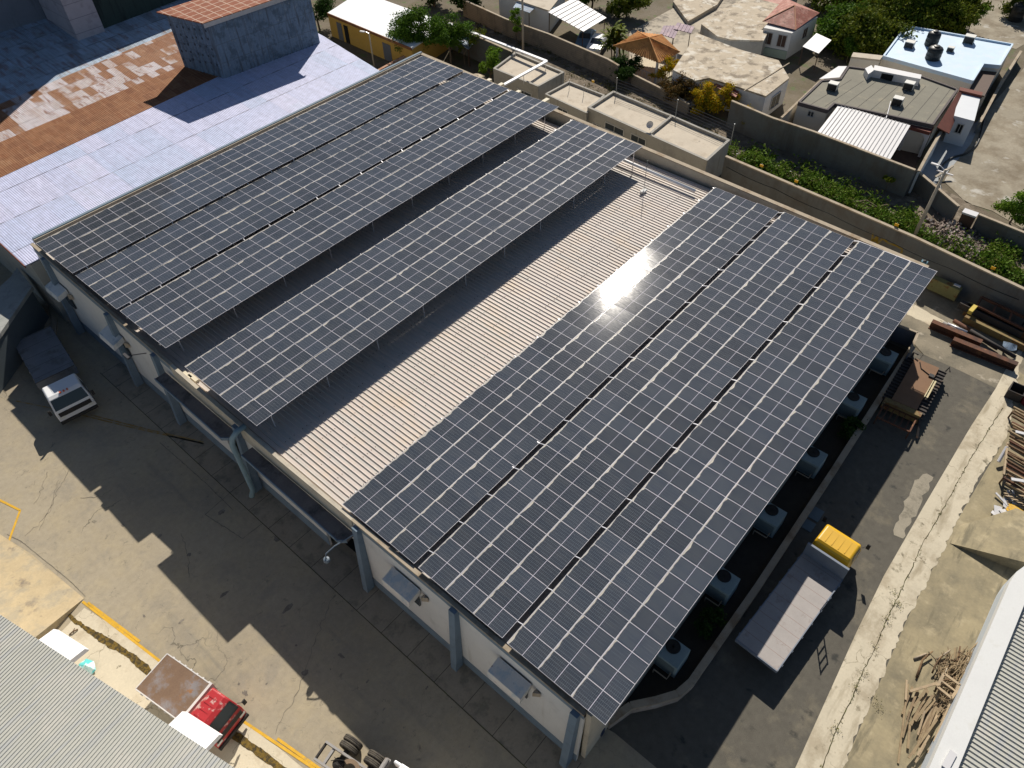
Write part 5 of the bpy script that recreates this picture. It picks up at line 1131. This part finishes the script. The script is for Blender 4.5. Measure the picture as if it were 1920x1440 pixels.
# crawler machine
a=P2(1686,775,.4); b=P2(1733,690,.4); ang=math.atan2(b[1]-a[1],b[0]-a[0])
cr=thing('crawler_machine','rusty crawler machine with brown deck, yellow blade and toothed tracks','machine',(*a,0),ang)
Lc=(Vector(b)-Vector(a)).length; 
for s,nm in ((-1,0),(1,1)):
    y=s*1.05; B=MB(); n=34; per=[]; r=.36; Lt=Lc+.1
    for i in range(n):
        f=i/n; P_=2*(Lt-2*r)+2*math.pi*r; d=f*P_
        if d<Lt-2*r: x,z,na=r+d,2*r,math.pi/2
        elif d<Lt-2*r+math.pi*r: th=math.pi/2-(d-(Lt-2*r))/r; x,z,na=Lt-r+r*math.cos(th),r+r*math.sin(th),th
        elif d<2*(Lt-2*r)+math.pi*r: x,z,na=Lt-r-(d-(Lt-2*r)-math.pi*r),0,-math.pi/2
        else: th=-math.pi/2-(d-2*(Lt-2*r)-math.pi*r)/r; x,z,na=r+r*math.cos(th),r+r*math.sin(th),th
        per.append((x,z,na))
    vs=[]
    for x,z,na in per:
        for yy in (y-.24,y+.24): vs.append((x,yy,z+.05))
    B.add(vs,[(2*i,2*i+1,2*((i+1)%n)+1,2*((i+1)%n)) for i in range(n)])
    for x,z,na in per: 
        o=Vector((math.cos(na),0,math.sin(na)))*.05; c=Vector((x,y,z+.05)); B.beam(c+Vector((0,-.27,0))+o*.5,c+Vector((0,.27,0))+o*.5,.09,.1,up=(o.x,0,o.z))
    tr_=B.build('track',m_rsd,cr,local=True)
    B=MB()
    for i in range(5): x=.4+i*(Lt-.8)/4; B.tube([(x,y-.2,.32),(x,y+.2,.32)],.24,12)
    B.build('road_wheels',m_rsd,tr_,local=True)
B=MB(); B.box(.3,Lc-.1,-.78,.78,.55,.98); B.build('deck',mat('brown_deck',(.20,.115,.065),.8,.2,1.2,bump=.1),cr,local=True)
B=MB(); B.box(-.15,.25,-1.15,1.15,.35,1.0); B.build('blade',m_rsy,cr,local=True)
B=MB(); B.beam((1.5,-.95,1.15),(3.2,-.95,1.22),.1,.12); B.beam((1.5,-.80,1.15),(3.2,-.82,1.22),.06,.1); B.build('boom',mat('pale_yellow_boom',(.58,.50,.30),.7,.15,2,bump=0),cr,local=True)
B=MB(); B.tube([(Lc-.2,.95,.9),(Lc+.1,1.0,1.2),(Lc+.0,.7,1.25)],.06,6); B.tube([(Lc-.1,-1.2,.9),(Lc+.2,-1.3,1.1),(Lc-.1,-1.45,1.0)],.05,6); B.build('hose_loop',m_rsd,cr,local=True)
B=MB(); B.tube([(Lc-.35,.4,1.0),(Lc-.9,.15,1.02),(Lc-1.2,-.5,1.02)],.03,5); B.box(Lc-1.35,Lc-1.05,-.75,-.45,1.0,1.08); B.build('cable',m_black,cr,local=True)
B=MB()
for x in (-1.5,-.15):
    B.beam((x,-1.0,.75),(x,1.0,.75),.09,.09); 
for y in (-1.0,1.0): B.beam((-1.5,y,.75),(-.15,y,.75),.09,.09)
for y in (-.7,-.35,0,.35,.7): B.beam((-1.45,y,.72),(-.2,y,.72),.05,.05)
B.beam((-1.5,-1,0.1),(-1.5,-1,.75),.08,.08); B.beam((-1.5,1,0.1),(-1.5,1,.75),.08,.08)
B.build('rear_grid',m_rs,cr,local=True)
B=MB(); B.beam((.05,-1.1,.9),(-1.15,-1.55,.18),.12,.12); B.build('tow_bar',m_rsd,cr,local=True)
# timber stack of frames along the right edge
m_wood=mat('weathered_wood',(.33,.25,.15),.9,.3,2,(.22,.16,.10),2.,.48,.6,bump=.2)
m_woodd=mat('dark_wood',(.13,.08,.045),.9,.3,2,(.20,.13,.07),2.,.5,.6,bump=.2)
m_woodl=mat('light_wood',(.44,.34,.22),.9,.25,2,(.33,.26,.175),2.,.5,.62,bump=.2)
ft=thing('slat_rack','long rack of brown timber and steel slats at the right edge','rack',(*P2(1905,830,.6),0))
p0,p1=P(1900,765,.75),P(1884,905,.75)
for k in range(22):
    c=p0.lerp(p1,k/21); B=MB(); B.beam((c.x+random.uniform(-.1,.1),c.y+.05+random.uniform(-.1,.1),c.z+random.uniform(-.05,.1)),(c.x-.35+random.uniform(-.1,.1),c.y-2.6,c.z+random.uniform(-.1,.25)),.10,.12); B.build('slat',random.choice([m_woodd,m_wood,m_rs,m_woodd]),ft)
B=MB(); B.beam(P(1889,830,.8),P(1882,890,.8),.1,.1); B.build('edge_rail',m_woodl,ft)
for q in (P(1884,893,.7),P(1906,900,.7),P(1900,770,.7)): B=MB(); B.beam((q.x,q.y,0),(q.x,q.y,q.z),.09,.09); B.build('leg',m_woodd,ft)
for lb,(x,y),(x2,y2),m in (('pale grey round pipe leaning on the slat rack',(1872,866),(1888,838),m_gal),('white plank lying across the slat rack',(1904,809),(1920,813),m_wsheet),('white sheet scrap on the lower slats of the rack',(1896,898),(1920,902),m_wsheet)):
    a,b=P(x,y,.3 if m is m_gal else 1.05),P(x2,y2,.8 if m is m_gal else 1.05); t=thing('plank' if m is m_wsheet else 'scrap_pipe',lb,'plank' if m is m_wsheet else 'pipe',(a.x,a.y,0)); B=MB()
    if m is m_gal: B.tube([a,b],.1,8)
    else: B.beam(a,b,.2,.05)
    B.build('plank_body' if m is m_wsheet else 'pipe',m,t)
t=thing('dark_crate','dark open-top steel crate by the top of the slat rack','crate',(*P2(1900,742),0)); q=P(1900,742); B=MB(); B.box(-.5,.5,-.45,.45,0,.05); B.box(-.5,-.45,-.45,.45,.05,.7); B.box(.45,.5,-.45,.45,.05,.7); B.box(-.45,.45,.4,.45,.05,.7); B.box(-.45,.45,-.45,-.4,.05,.7); B.build('box',m_rsd,t,local=True)
t=thing('maroon_drum','maroon drum at the right edge behind the slat rack','drum',(*P2(1925,755),0)); B=MB(); B.lathe((0,0,0),[(.42,0),(.42,.35),(.45,.37),(.42,.4),(.42,.8),(.38,.85)],16); B.build('drum',mat('maroon',(.16,.02,.035),.6,.15,2,bump=0),t,local=True)
# white debris and pallet
for i,(x,y,a,sx,sy,lb) in enumerate(((1872,962,.3,.5,.28,'white board scrap standing off the pallet heap'),(1868,967,1.2,.34,.2,'small white board scrap at the lower left of the heap'),(1888,946,.2,.42,.25,'white board scrap by the timber pallet'),(1893,931,.5,.45,.13,'narrow white board scrap highest in the heap'),(1901,930,.5,.4,.12,'second narrow white board beside the highest one'),(1884,962,.9,.25,.3,'white board scrap in the middle of the heap'),(1905,953,.1,.4,.3,'white board scrap on the right of the heap'),(1901,982,.6,.3,.2,'white board scrap lowest in the heap'))):
    q=P(x,y,.05); t=thing('board_scrap',lb,'board scrap',(q.x,q.y,.03),a,'white board scraps'); B=MB(); B.add([(-sx,-sy,0),(sx,-sy*.6,0.02),(sx*.8,sy,.12),(-sx*.7,sy*.8,.06)]+[(-sx,-sy,.03),(sx,-sy*.6,.05),(sx*.8,sy,.15),(-sx*.7,sy*.8,.09)],[(3,2,1,0),(4,5,6,7),(0,1,5,4),(1,2,6,5),(2,3,7,6),(3,0,4,7)]); B.build('board',m_wsheet,t,local=True)
t=thing('plank','long white plank lying diagonally beside the scraps','plank',(*P2(1878,940),.1)); B=MB(); B.beam(P(1867,924,.2),P(1891,950,.1),.12,.06); B.build('plank_body',m_wsheet,t)
for i,(x,y,lb) in enumerate(((1908,942,'timber pallet with spaced slats in the white scrap heap'),(1910,982,'second timber pallet lying lower at the right edge'))):
    q=P(x,y,.15); t=thing('pallet',lb,'pallet',(q.x,q.y,0),.5); 
    for k in range(7): B=MB(); B.beam((-.55+k*.18,-.6,.16),(-.55+k*.18,.6,.16),.09,.03); B.build('slat',m_woodl,t,local=True)
    for yy in (-.5,0,.5): B=MB(); B.beam((-.6,yy,.08),(.6,yy,.08),.08,.1); B.build('bearer',m_wood,t,local=True)
t=thing('yellow_sheet','crumpled yellow sheet under the white scraps','sheet',(*P2(1910,962),.05)); B=MB(); c=P(1908,958,.2); B.add([(c.x+.5*math.cos(i),c.y+.6*math.sin(i),.1+.1*(i%2)) for i in range(6)]+[(c.x,c.y,.3)],[(i,(i+1)%6,6) for i in range(6)]); B.build('sheet',m_yellow,t)
# wood pile
piles=[]
random.seed(5)
def stick(lb,a,b,r,m,z=.06,sq=False,bend=0):
    A,Bq=P(*a,0),P(*b,0); A.z=z; Bq.z=z+random.uniform(0,.25)
    t=thing('wood_plank' if sq else 'tree_branch',lb,'plank' if sq else 'branch',(A.x,A.y,0),0,'timber and branches in the wood pile')
    B=MB()
    if sq: B.beam(A,Bq,r*2,r*1.2)
    else:
        mdd=A.lerp(Bq,.5)+Vector((random.uniform(-1,1)*bend,random.uniform(-1,1)*bend,random.uniform(0,.1))); B.tube([A,A.lerp(mdd,.5),mdd,mdd.lerp(Bq,.6),Bq],[r,r*.95,r*.9,r*.8,r*.6],6)
    B.build('timber',m,t,smooth=not sq)
planks=[((1683,1432),(1700,1285)),((1690,1340),(1708,1290)),((1700,1345),(1720,1292)),((1705,1362),(1735,1300)),((1695,1315),(1697,1278)),((1712,1355),(1742,1310)),((1720,1405),(1750,1330)),((1715,1420),(1735,1385)),((1745,1395),(1775,1320)),((1735,1430),(1762,1372)),((1728,1370),(1748,1320)),((1760,1370),(1785,1308)),((1690,1385),(1700,1340)),((1737,1415),(1772,1350)),((1752,1380),(1790,1290)),((1702,1300),(1752,1287)),((1725,1345),(1760,1300)),((1708,1330),(1730,1298)),((1740,1360),(1765,1312)),((1750,1432),(1768,1390)),((1700,1405),(1704,1355)),((1718,1380),(1728,1338)),((1713,1432),(1728,1400)),((1765,1345),(1781,1296)),((1730,1392),(1752,1345))]
for k in range(10):
    x=1698+k*8+random.uniform(-4,4); y=1425-k*9+random.uniform(-15,5); L_=random.uniform(45,95); a_=random.uniform(.15,.65)
    planks.append(((x,y),(x+L_*math.sin(a_),y-L_*math.cos(a_))))
for i,(a,b) in enumerate(planks):
    stick(['%s plank in the wood pile, %s from the strip side'%(random.choice(['pale','brown','worn','grey-brown']),ORD[i])][0],a,b,random.uniform(.032,.058),random.choice([m_woodl,m_woodl,m_wood,m_wood]),z=.06+.035*(i%9),sq=True)
br=[((1713,1236),(1732,1228)),((1717,1272),(1745,1225)),((1755,1238),(1778,1222)),((1778,1240),(1795,1217)),((1812,1238),(1830,1208)),((1765,1262),(1775,1225)),((1790,1262),(1800,1222)),((1795,1265),(1812,1235)),((1800,1275),(1815,1245)),((1745,1265),(1760,1235)),((1775,1275),(1790,1240)),((1785,1280),(1808,1250)),((1806,1270),(1818,1240)),((1757,1280),(1770,1258)),((1750,1300),(1785,1278)),((1788,1300),(1805,1270))]
for i,(a,b) in enumerate(br):
    stick('%s branch at the top of the wood pile, %s from its left end'%(['bare grey','crooked brown','thin dry'][i%3],ORD[i]),a,b,random.uniform(.035,.06),random.choice([m_wood,m_woodd,m_coping]),z=.06+.03*(i%5),bend=.35)
tgl=MB()
for k in range(420):
    x=random.uniform(1755,1822); y=1225+(1822-x)*.35+random.uniform(0,95); 
    if x>1830-(y-1225)*.42: continue
    q=P(x,y,0); d=Vector((random.gauss(.55,.3),random.gauss(-.1,.25),0)).normalized()*random.uniform(.3,.8); z=random.uniform(.04,.4); tgl.tube([(q.x,q.y,z),(q.x+d.x,q.y+d.y,z+random.uniform(-.05,.15))],random.uniform(.012,.03),4)
tag(tgl.build('twigs',m_wood),'tangle of dry twigs in the wood pile by the white parapet wall','twigs',kind='stuff')
t=thing('old_window','square pale wooden window frame on top of the wood pile','frame',(*P2(1780,1287,.7),.5))
F=[P(1770,1263,.7),P(1801,1285,.7),P(1784,1309,.7),P(1757,1287,.7)]
for i in range(4): B=MB(); B.beam(F[i],F[(i+1)%4],.12,.06); B.build('frame_bar',m_woodl,t)
B=MB(); B.beam(F[0].lerp(F[3],.5),F[1].lerp(F[2],.5),.09,.05); B.build('mullion',m_woodl,t)
t=thing('small_white_panel','small white panel scrap on the parapet of the lower right building','panel',(*P2(1780,1420,4.2),ZR)); B=MB(); B.beam(P(1772,1440,ZR+.06),P(1788,1410,ZR+.06),.3,.05); B.build('panel',m_wsheet,t)
t=thing('barrel','dark blue barrel beside the front corner under the panels','barrel',(*P2(1122,1372),0)); B=MB(); B.lathe((0,0,0),[(.25,0),(.29,.3),(.29,.5),(.25,.8)],14); B.build('barrel',mat('navy_plastic',(.012,.025,.07),.5,.1,2,bump=0),t,local=True)
t=thing('wall_stone','small pale block on the walkway by the front wall','block',(*P2(986,1336),0)); B=MB(); B.box(-.1,.1,-.35,.35,.01,.14); B.build('block',m_slab,t,local=True)
t=thing('gutter_debris','small twisted brown branch lying on the pale kerb walk','branch',(*P2(138,1183),0)); B=MB(); B.tube([P(130,1190,.05),P(137,1184,.12),P(146,1180,.05)],.04,5); B.tube([P(137,1184,.12),P(140,1178,.08)],.025,5); B.build('branch',m_woodd,t)
# electric fence warning plates along the yard wall
m_warn=mat('warning_yellow',(.72,.40,.01),.5,.1,2,bump=0)
for (x,y),lb in zip(((1428,311),(1493,340),(1681,422),(1862,503),(1112,153)),('nearest the long shed','second from the long shed','just left of the utility pole','nearest the scrap frame','behind the second concrete shed')):
    q=P(x,y,3.0); t=thing('warning_plate','small yellow warning plate on the yard wall top, '+lb,'sign',(q.x,q.y,2.8)); B=MB(); B.box(-.02,.02,-.15,.15,.1,.32); B.build('plate',m_warn,t,local=True); B=MB(); B.tube([(0.03,0,-.05),(0.03,0,.4)],.015,5); B.build('stake',lazy('steel_grey',(.3,.32,.34),.45),t,local=True)
# ================================================================ vegetation
random.seed(21)
def leafmat(name,c1,c2,c3=None,sc=1.2):
    g=NG(name); k=g.mix(g.step(g.noise(sc,4,.6),.38,.62),c1,c2)
    if c3: k=g.mix(g.step(g.noise(sc*2.3,3,.6,vec=g.scale(g.co,(1.3,.8,1.1))),.56,.62),k,c3)
    wn=g.n('ShaderNodeTexWhiteNoise',{'Vector':g.scale(g.co,(3.,3.,3.))},noise_dimensions='3D').outputs[0]
    v=g.step(g.noise(9,2),.3,.7,.7,1.35); k=g.mix(1.0,k,g.n('ShaderNodeCombineColor',{0:v,1:v,2:v}).outputs[0],'MULTIPLY')
    g.b.inputs['Transmission Weight'].default_value=0
    m=g.out(k,.75,None,spec=.12)
    tr=g.n('ShaderNodeBsdfTranslucent'); mx=g.n('ShaderNodeMixShader',{0:.22})
    g.t.links.new(k,tr.inputs[0]); g.t.links.new(g.b.outputs[0],mx.inputs[1]); g.t.links.new(tr.outputs[0],mx.inputs[2])
    o=[n for n in g.t.nodes if n.type=='OUTPUT_MATERIAL'][0]; g.t.links.new(mx.outputs[0],o.inputs[0]); return m
L_green=leafmat('leaf_green',(.07,.15,.015),(.11,.19,.02),(.03,.075,.012))
L_bright=leafmat('leaf_bright',(.13,.24,.02),(.18,.28,.03),(.07,.14,.012))
L_olive=leafmat('leaf_olive',(.09,.13,.015),(.15,.165,.015),(.045,.08,.012))
L_yel=leafmat('leaf_yellow_bloom',(.60,.40,.008),(.24,.24,.015),(.66,.30,.006),2.2)
L_brown=leafmat('leaf_brown',(.13,.075,.022),(.08,.065,.02),(.17,.085,.015))
L_dark=leafmat('leaf_dark',(.03,.07,.015),(.05,.095,.018))
m_bark=mat('bark',(.13,.10,.07),.95,.3,3,bump=.5)
def leaf(B,c,s,droop=0):
    n=Vector((random.gauss(0,1),random.gauss(0,1),random.gauss(.6,.8))).normalized(); u=n.orthogonal().normalized(); a=random.uniform(0,6.28)
    u=(Matrix.Rotation(a,3,n)@u); v=n.cross(u); l=s*random.uniform(.7,1.3); wd=l*.5
    B.add([c-u*l*.5,c+v*wd*.5,c+u*l*.5+n*(-.1*l),c-v*wd*.5],[(0,1,2,3)])
def crown(cs,n,s,hollow=.55):
    n=int(n*1.5); s=s*1.1
    B=MB(); tot=sum(r**2 for _,r in cs)
    for c,r in cs:
        k=int(n*r*r/tot); sub=[Vector((random.gauss(0,1),random.gauss(0,1),random.gauss(0,1))).normalized()*r*random.uniform(.4,.92) for _ in range(max(5,int(9*r)))]
        for i in range(k):
            o=random.choice(sub); q=o+Vector((random.gauss(0,1),random.gauss(0,1),random.gauss(0,.8)))*r*.2
            q.z*=.85; leaf(B,Vector(c)+q,s)
    return B
def tree(name,label,base,h,cs,n,s,lm,tr=.13,cat='tree',group=None,limbs=True,k=1.25):
    "cs: crown clumps (dx,dy,z,r) relative to the base"
    b=Vector((*P2(*base),0)); t=thing(name,label,cat,b,0,group)
    cl=[((dx*k,dy*k,z*(.5+.5*k)),r*k) for dx,dy,z,r in cs]; n=int(n*(.4+.6*k*k))
    crown(cl,n,s).build('crown',lm,t,local=True)
    B=MB(); zt=min(z for _,_,z,_ in cs)
    B.tube([(0,0,0),(random.uniform(-.1,.1),random.uniform(-.1,.1),zt*.5),(0,0,max(.4,zt))],[tr,tr*.85,tr*.6],8)
    if limbs:
        for (c,r) in cl: B.tube([(0,0,max(.2,zt*.7)),(c[0]*.5,c[1]*.5,(zt*.7+c[2])*.5),(c[0],c[1],c[2]+r*.3)],[tr*.55,tr*.4,tr*.15],6)
    B.build('trunk',m_bark,t,local=True); return t
tree('broadleaf_tree','dense green tree in front of the yellow house, left of the pair',(778,116),4.2,[(.2,.3,2.6,1.1),(1.0,-.2,2.9,1.1),(.2,1.1,2.2,.9),(-.6,.2,2.3,.9),(.5,-.9,2.2,.8)],3400,.22,L_green,k=1.75)
tree('broadleaf_tree','bushy green tree behind the warehouse corner, right of the pair',(846,124),4.2,[(.3,.4,2.9,1.0),(.9,-.3,2.6,.95),(-.2,-.2,2.5,.8),(.4,1.1,2.4,.7)],2600,.2,L_green,k=1.75)
tree('young_tree','sparse young tree with bare twigs right of the bushy tree',(872,122),3,[(.3,-.4,2.6,.7),(1.1,-1.0,3.0,.6),(0,.2,1.7,.45)],420,.2,L_olive,.05)
tree('leafy_tree','bright green bushy tree between the tank and the first shed',(922,160),3.6,[(.2,-.1,2.3,.85),(.9,.3,2.6,.7),(.1,-.8,2.0,.7),(-.4,.4,1.7,.6)],2200,.2,L_bright)
tree('small_tree','slim bright green tree against the block wall by the tall pole',(968,78),3,[(0,0,2.2,.6),(.2,.2,3.0,.5),(0,-.1,1.4,.5)],900,.18,L_bright,.06)
pmt=thing('palm_cluster','bushy green palm with drooping fronds in front of the carport','palm',(*P2(1150,108),0))
B=MB()
for k in range(150):
    a=random.uniform(0,6.28); el=random.uniform(.1,1.3); L_=random.uniform(1.3,2.4); o=Vector((random.uniform(-.7,.7),random.uniform(-.7,.7),random.uniform(1.2,3.0))); pr=None
    for i in range(6):
        s=i/5; r=L_*s; z=math.sin(el)*r-.45*r*r*.5; q=o+Vector((math.cos(a)*math.cos(el)*r,math.sin(a)*math.cos(el)*r,z)); wv=.16*(1-abs(s-.4))
        sd=Vector((-math.sin(a),math.cos(a),0))*wv; cu=(q+sd,q-sd)
        if pr: B.add([pr[0],pr[1],cu[1],cu[0]],[(0,1,2,3)])
        pr=cu
B.build('crown',L_olive,pmt,local=True)
B=MB()
for k in range(5): x,y=random.uniform(-.5,.5),random.uniform(-.5,.5); B.tube([(x*.4,y*.4,0),(x,y,1.8)],.07,6)
B.build('trunk',m_bark,pmt,local=True)
tree('climbing_shrub','dark green shrub overgrowing the wall under the gazebo edge',(1165,150),3,[(.3,.3,1.3,1.0),(-.2,-.6,1.1,.9),(.8,-.9,1.4,.8),(.1,1.0,1.2,.7)],2600,.2,L_dark,.06,'shrub')
tree('flowering_bush','yellow flowering bush at the right corner of the gazebo',(1240,160),2.4,[(.2,-.2,1.9,.6),(.5,-.5,1.5,.5),(-.1,.2,1.1,.6)],1000,.17,L_yel,.05,'shrub',k=1.55)
tree('brown_bush','dry reddish-brown bush between the yellow flowering ones',(1270,195),2.2,[(.2,0,1.5,.9),(.1,-.7,1.3,.8),(.2,.7,1.3,.7),(-.4,0,.9,.8)],2400,.17,L_brown,.06,'shrub',k=1.55)
tree('flowering_bush','yellow flowering bush with orange tips, left of the adjoining pair',(1318,212),2.2,[(.2,.2,1.5,.75),(.1,-.5,1.3,.65),(-.3,.1,.8,.7)],1700,.17,L_yel,.05,'shrub',k=1.55)
tree('flowering_bush','yellow flowering bush by the pinkish awning, right of the adjoining pair',(1352,215),2.2,[(.5,.1,1.7,.7),(.2,-.5,1.2,.7),(-.3,.3,.9,.7)],1700,.17,L_yel,.05,'shrub',k=1.55)
tree('flowering_bush','small yellow flowering bush on its own against the lot wall',(1394,243),1.8,[(.1,0,1.2,.5),(-.1,-.1,.7,.4)],800,.15,L_yel,.04,'shrub',k=1.55)
big=[(1575,55,3.,.9),(1620,75,3.4,1.1),(1668,50,3.5,1.3),(1712,32,3.4,1.6),(1590,5,3.4,1.1),(1650,8,3.6,1.2),(1720,5,3.4,1.5),(1765,48,2.4,1.2),(1775,20,2.8,1.2)]
bl=['at the left front of the clump','largest at the front, above the small tree','front middle, left of the coated roof','touching the back of the coated roof','back left of the clump','back middle of the clump','back right of the clump','lowest at the right end, beside the roof','right end next to the sandy plot']
for i,((x,y,r,f),lb) in enumerate(zip(big,bl)):
    tree('broadleaf_tree','broad olive-green tree in the big clump, '+lb,(x,y+28),5,[(random.uniform(-.4,.4),random.uniform(-.4,.4),3.1*f,r*.72),(r*.6,.2,2.6*f,r*.6),(-r*.6,.3,2.4*f,r*.6),(.2,r*.65,2.6*f,r*.6),(.1,-r*.65,2.4*f,r*.6),(-r*.4,-r*.4,1.3*f,r*.6),(-r*.4,r*.5,1.2*f,r*.6)],5200,.36,L_olive if i%3 else L_green,.18,k=1)
tree('small_tree','small round green tree between the hip-roof house and the cream wing',(1587,118),2.4,[(0,0,1.6,.7),(.1,.3,2.1,.5),(0,-.3,1.2,.6)],1200,.17,L_green,.06)
tree('small_tree','light green sapling at the edge of the sandy plot behind the coated roof',(1815,60),2.6,[(0,0,1.5,.7),(.3,-.4,2.2,.7),(.6,.3,2.0,.6)],900,.2,L_bright,.05)
tree('roadside_tree','bright green roadside tree at the right edge above the low wall',(1893,418),2.6,[(0,0,1.5,.9),(.7,-.4,1.7,.9),(.2,.7,1.3,.7),(-.4,-.5,1.0,.7)],2400,.18,L_bright,.08)
tree('broadleaf_tree','green tree mostly hidden behind the tall box tower',(600,58),3,[(0,0,1.8,1.1),(1.5,.6,2.4,1.3),(.8,-.8,2.,.9)],1800,.24,L_dark)
for x,y,lb,lm in ((815,-8,'dark tree past the yellow house at the top edge',L_dark),(880,2,'dark tree at the top edge behind the garden wall',L_dark),(1175,12,'green tree at the top edge behind the carport',L_olive),(1110,-5,'small tree at the top edge over the white house',L_green),(1530,-12,'tree at the top edge above the red hip roof',L_olive),(1910,12,'green bushes at the top right corner behind the tank',L_olive)):
    tree('broadleaf_tree',lb,(x,y+20),4,[(0,0,1.8,1.5),(1.2,.8,2.4,1.4),(.6,-1.1,2.2,1.4),(-.3,.9,1.2,1.2)],3000,.32,lm,k=1.15)
for x,y,lb,n in ((1330,1165,'dark leafy plant in the planter between the first two condensers',900),(1592,800,'dark leafy plant spilling over the planter wall',1100)):
    tree('planter_shrub',lb,(x,y+12),1,[(0,0,.6,.5),(.4,.1,.7,.45),(-.4,.1,.6,.45)],n,.14,L_dark,.03,'shrub')
tree('palm_seedling','little palm seedling on a thin stem against the lot wall',(1656,365),1.2,[(0,0,1.3,.35)],160,.25,L_olive,.03,'plant',limbs=False)
# weeds of the overgrown strip, one mass
B=MB()
def inlot(x,y):
    return True
clumps=[]
for k in range(520):
    t=random.random(); x=1365+t*560; y0=300+(x-1361)*.443; yb=262+(x-1372)*.40
    f=random.random()**1.6; y=y0-12-(y0-yb)*.75*f
    dens=1-.75*f
    if 1740<x<1850 and random.random()<.65: continue
    if math.sin(x*.045)+math.sin(x*.021+1.3)*.8+math.sin(y*.11)<-.5 and random.random()<.7: continue
    if random.random()<dens: clumps.append((x,y,random.uniform(.2,.85)))
for x,y,r in clumps:
    q=P(x,y,0)
    for i in range(int(60*r/.4)):
        o=Vector((random.gauss(0,r*.6),random.gauss(0,r*.6),abs(random.gauss(0,r*.6)))); leaf(B,q+o,.27)
tag(B.build('lot_weeds',leafmat('weed_green',(.085,.17,.018),(.13,.20,.022),(.13,.12,.04))),'bright green weeds growing along the overgrown strip behind the yard wall','weeds',kind='stuff')
B=MB()
for k in range(150):
    t=random.random(); x=880+t*500; y=18+(x-868)*.47+random.uniform(8,40)
    if x<1060: y=20+(x-868)*.36+random.uniform(6,35)
    q=P(x,y,0); r=random.uniform(.15,.4)
    for i in range(22): leaf(B,q+Vector((random.gauss(0,r),random.gauss(0,r),abs(random.gauss(0,r*.6)))),.16)
tag(B.build('dry_weeds',leafmat('weed_dry',(.09,.10,.02),(.14,.11,.04),(.05,.08,.015))),'dry brown and green weeds on the dirt lane behind the sheds','weeds',kind='stuff')
# rubble heap
B=MB()
for k in range(1100):
    x=random.gauss(1792,34); y=455+(x-1792)*.42+random.gauss(0,13)-4
    q=P(x,y,0); hgt=.55*math.exp(-((x-1792)/42)**2); s=random.uniform(.04,.17); 
    M=Matrix.Translation((q.x,q.y,random.uniform(0,hgt)))@Matrix.Rotation(random.uniform(0,6),4,Vector((random.random(),random.random(),random.random()+.1)).normalized())
    i=len(B.v); B.box(-s,s,-s*random.uniform(.4,1),s*.7,-s*.5,s*.5); 
    for j in range(i,len(B.v)): B.v[j]=M@B.v[j]
tag(B.build('rubble_heap',mat('rubble',(.25,.20,.17),.95,.4,1.2,(.38,.35,.32),1.1,.52,.62,(.10,.07,.05),1.8,.55,.63,bump=0)),'grey and brown rubble heap beside the utility pole in the overgrown strip','rubble',kind='stuff')
for lb,pts in (('bare fallen branch lying in the weeds left of the pole',[(1582,372),(1610,378),(1640,388),(1665,384)]),('forked dry branch across the weeds',[(1588,380),(1625,376),(1655,395)])):
    t=thing('fallen_branch',lb,'branch',(*P2(*pts[0]),0)); B=MB(); B.tube([P(x,y,.35+.1*(i%2)) for i,(x,y) in enumerate(pts)],.07,6); B.build('branch',m_bark,t)
# small litter on the lot and tufts on the drain strip
B=MB()
for k in range(110):
    x=random.uniform(1380,1900); y=300+(x-1361)*.43-random.uniform(8,38); q=P(x,y,.12); s=random.uniform(.05,.16); a=random.uniform(0,6)
    B.add([(q.x+s*math.cos(a+i*1.57),q.y+s*math.sin(a+i*1.57)*.7,q.z+random.uniform(0,.12)) for i in range(4)],[(0,1,2,3)])
tag(B.build('litter',mat('pale_litter',(.55,.53,.52),.8,.3,2,bump=0)),'scattered pale litter among the weeds of the strip','litter',kind='stuff')
B=MB()
for a,b in zip(jp[:-1],jp[1:]):
    for k in range(7):
        if random.random()<.5: continue
        q=Vector(a).lerp(Vector(b),random.random()).to_3d()
        for i in range(6): leaf(B,q+Vector((random.gauss(0,.05),random.gauss(0,.05),.04)),.06)
for x,y,n in ((1567,1369,50),(1684,1133,90),(1662,1160,50),(1675,1110,40),(1640,1213,40),(1620,1265,40),(1605,1290,40),(1650,1330,30),(1640,1315,30)):
    q=P(x,y,.05)
    for i in range(n): leaf(B,q+Vector((random.gauss(0,.15),random.gauss(0,.15),abs(random.gauss(0,.05)))),.065)
tag(B.build('strip_weeds',leafmat('weed_strip',(.16,.17,.03),(.22,.18,.06),(.10,.12,.025),3)),'small weed tufts growing along the joint of the drain strip','weeds',kind='stuff')
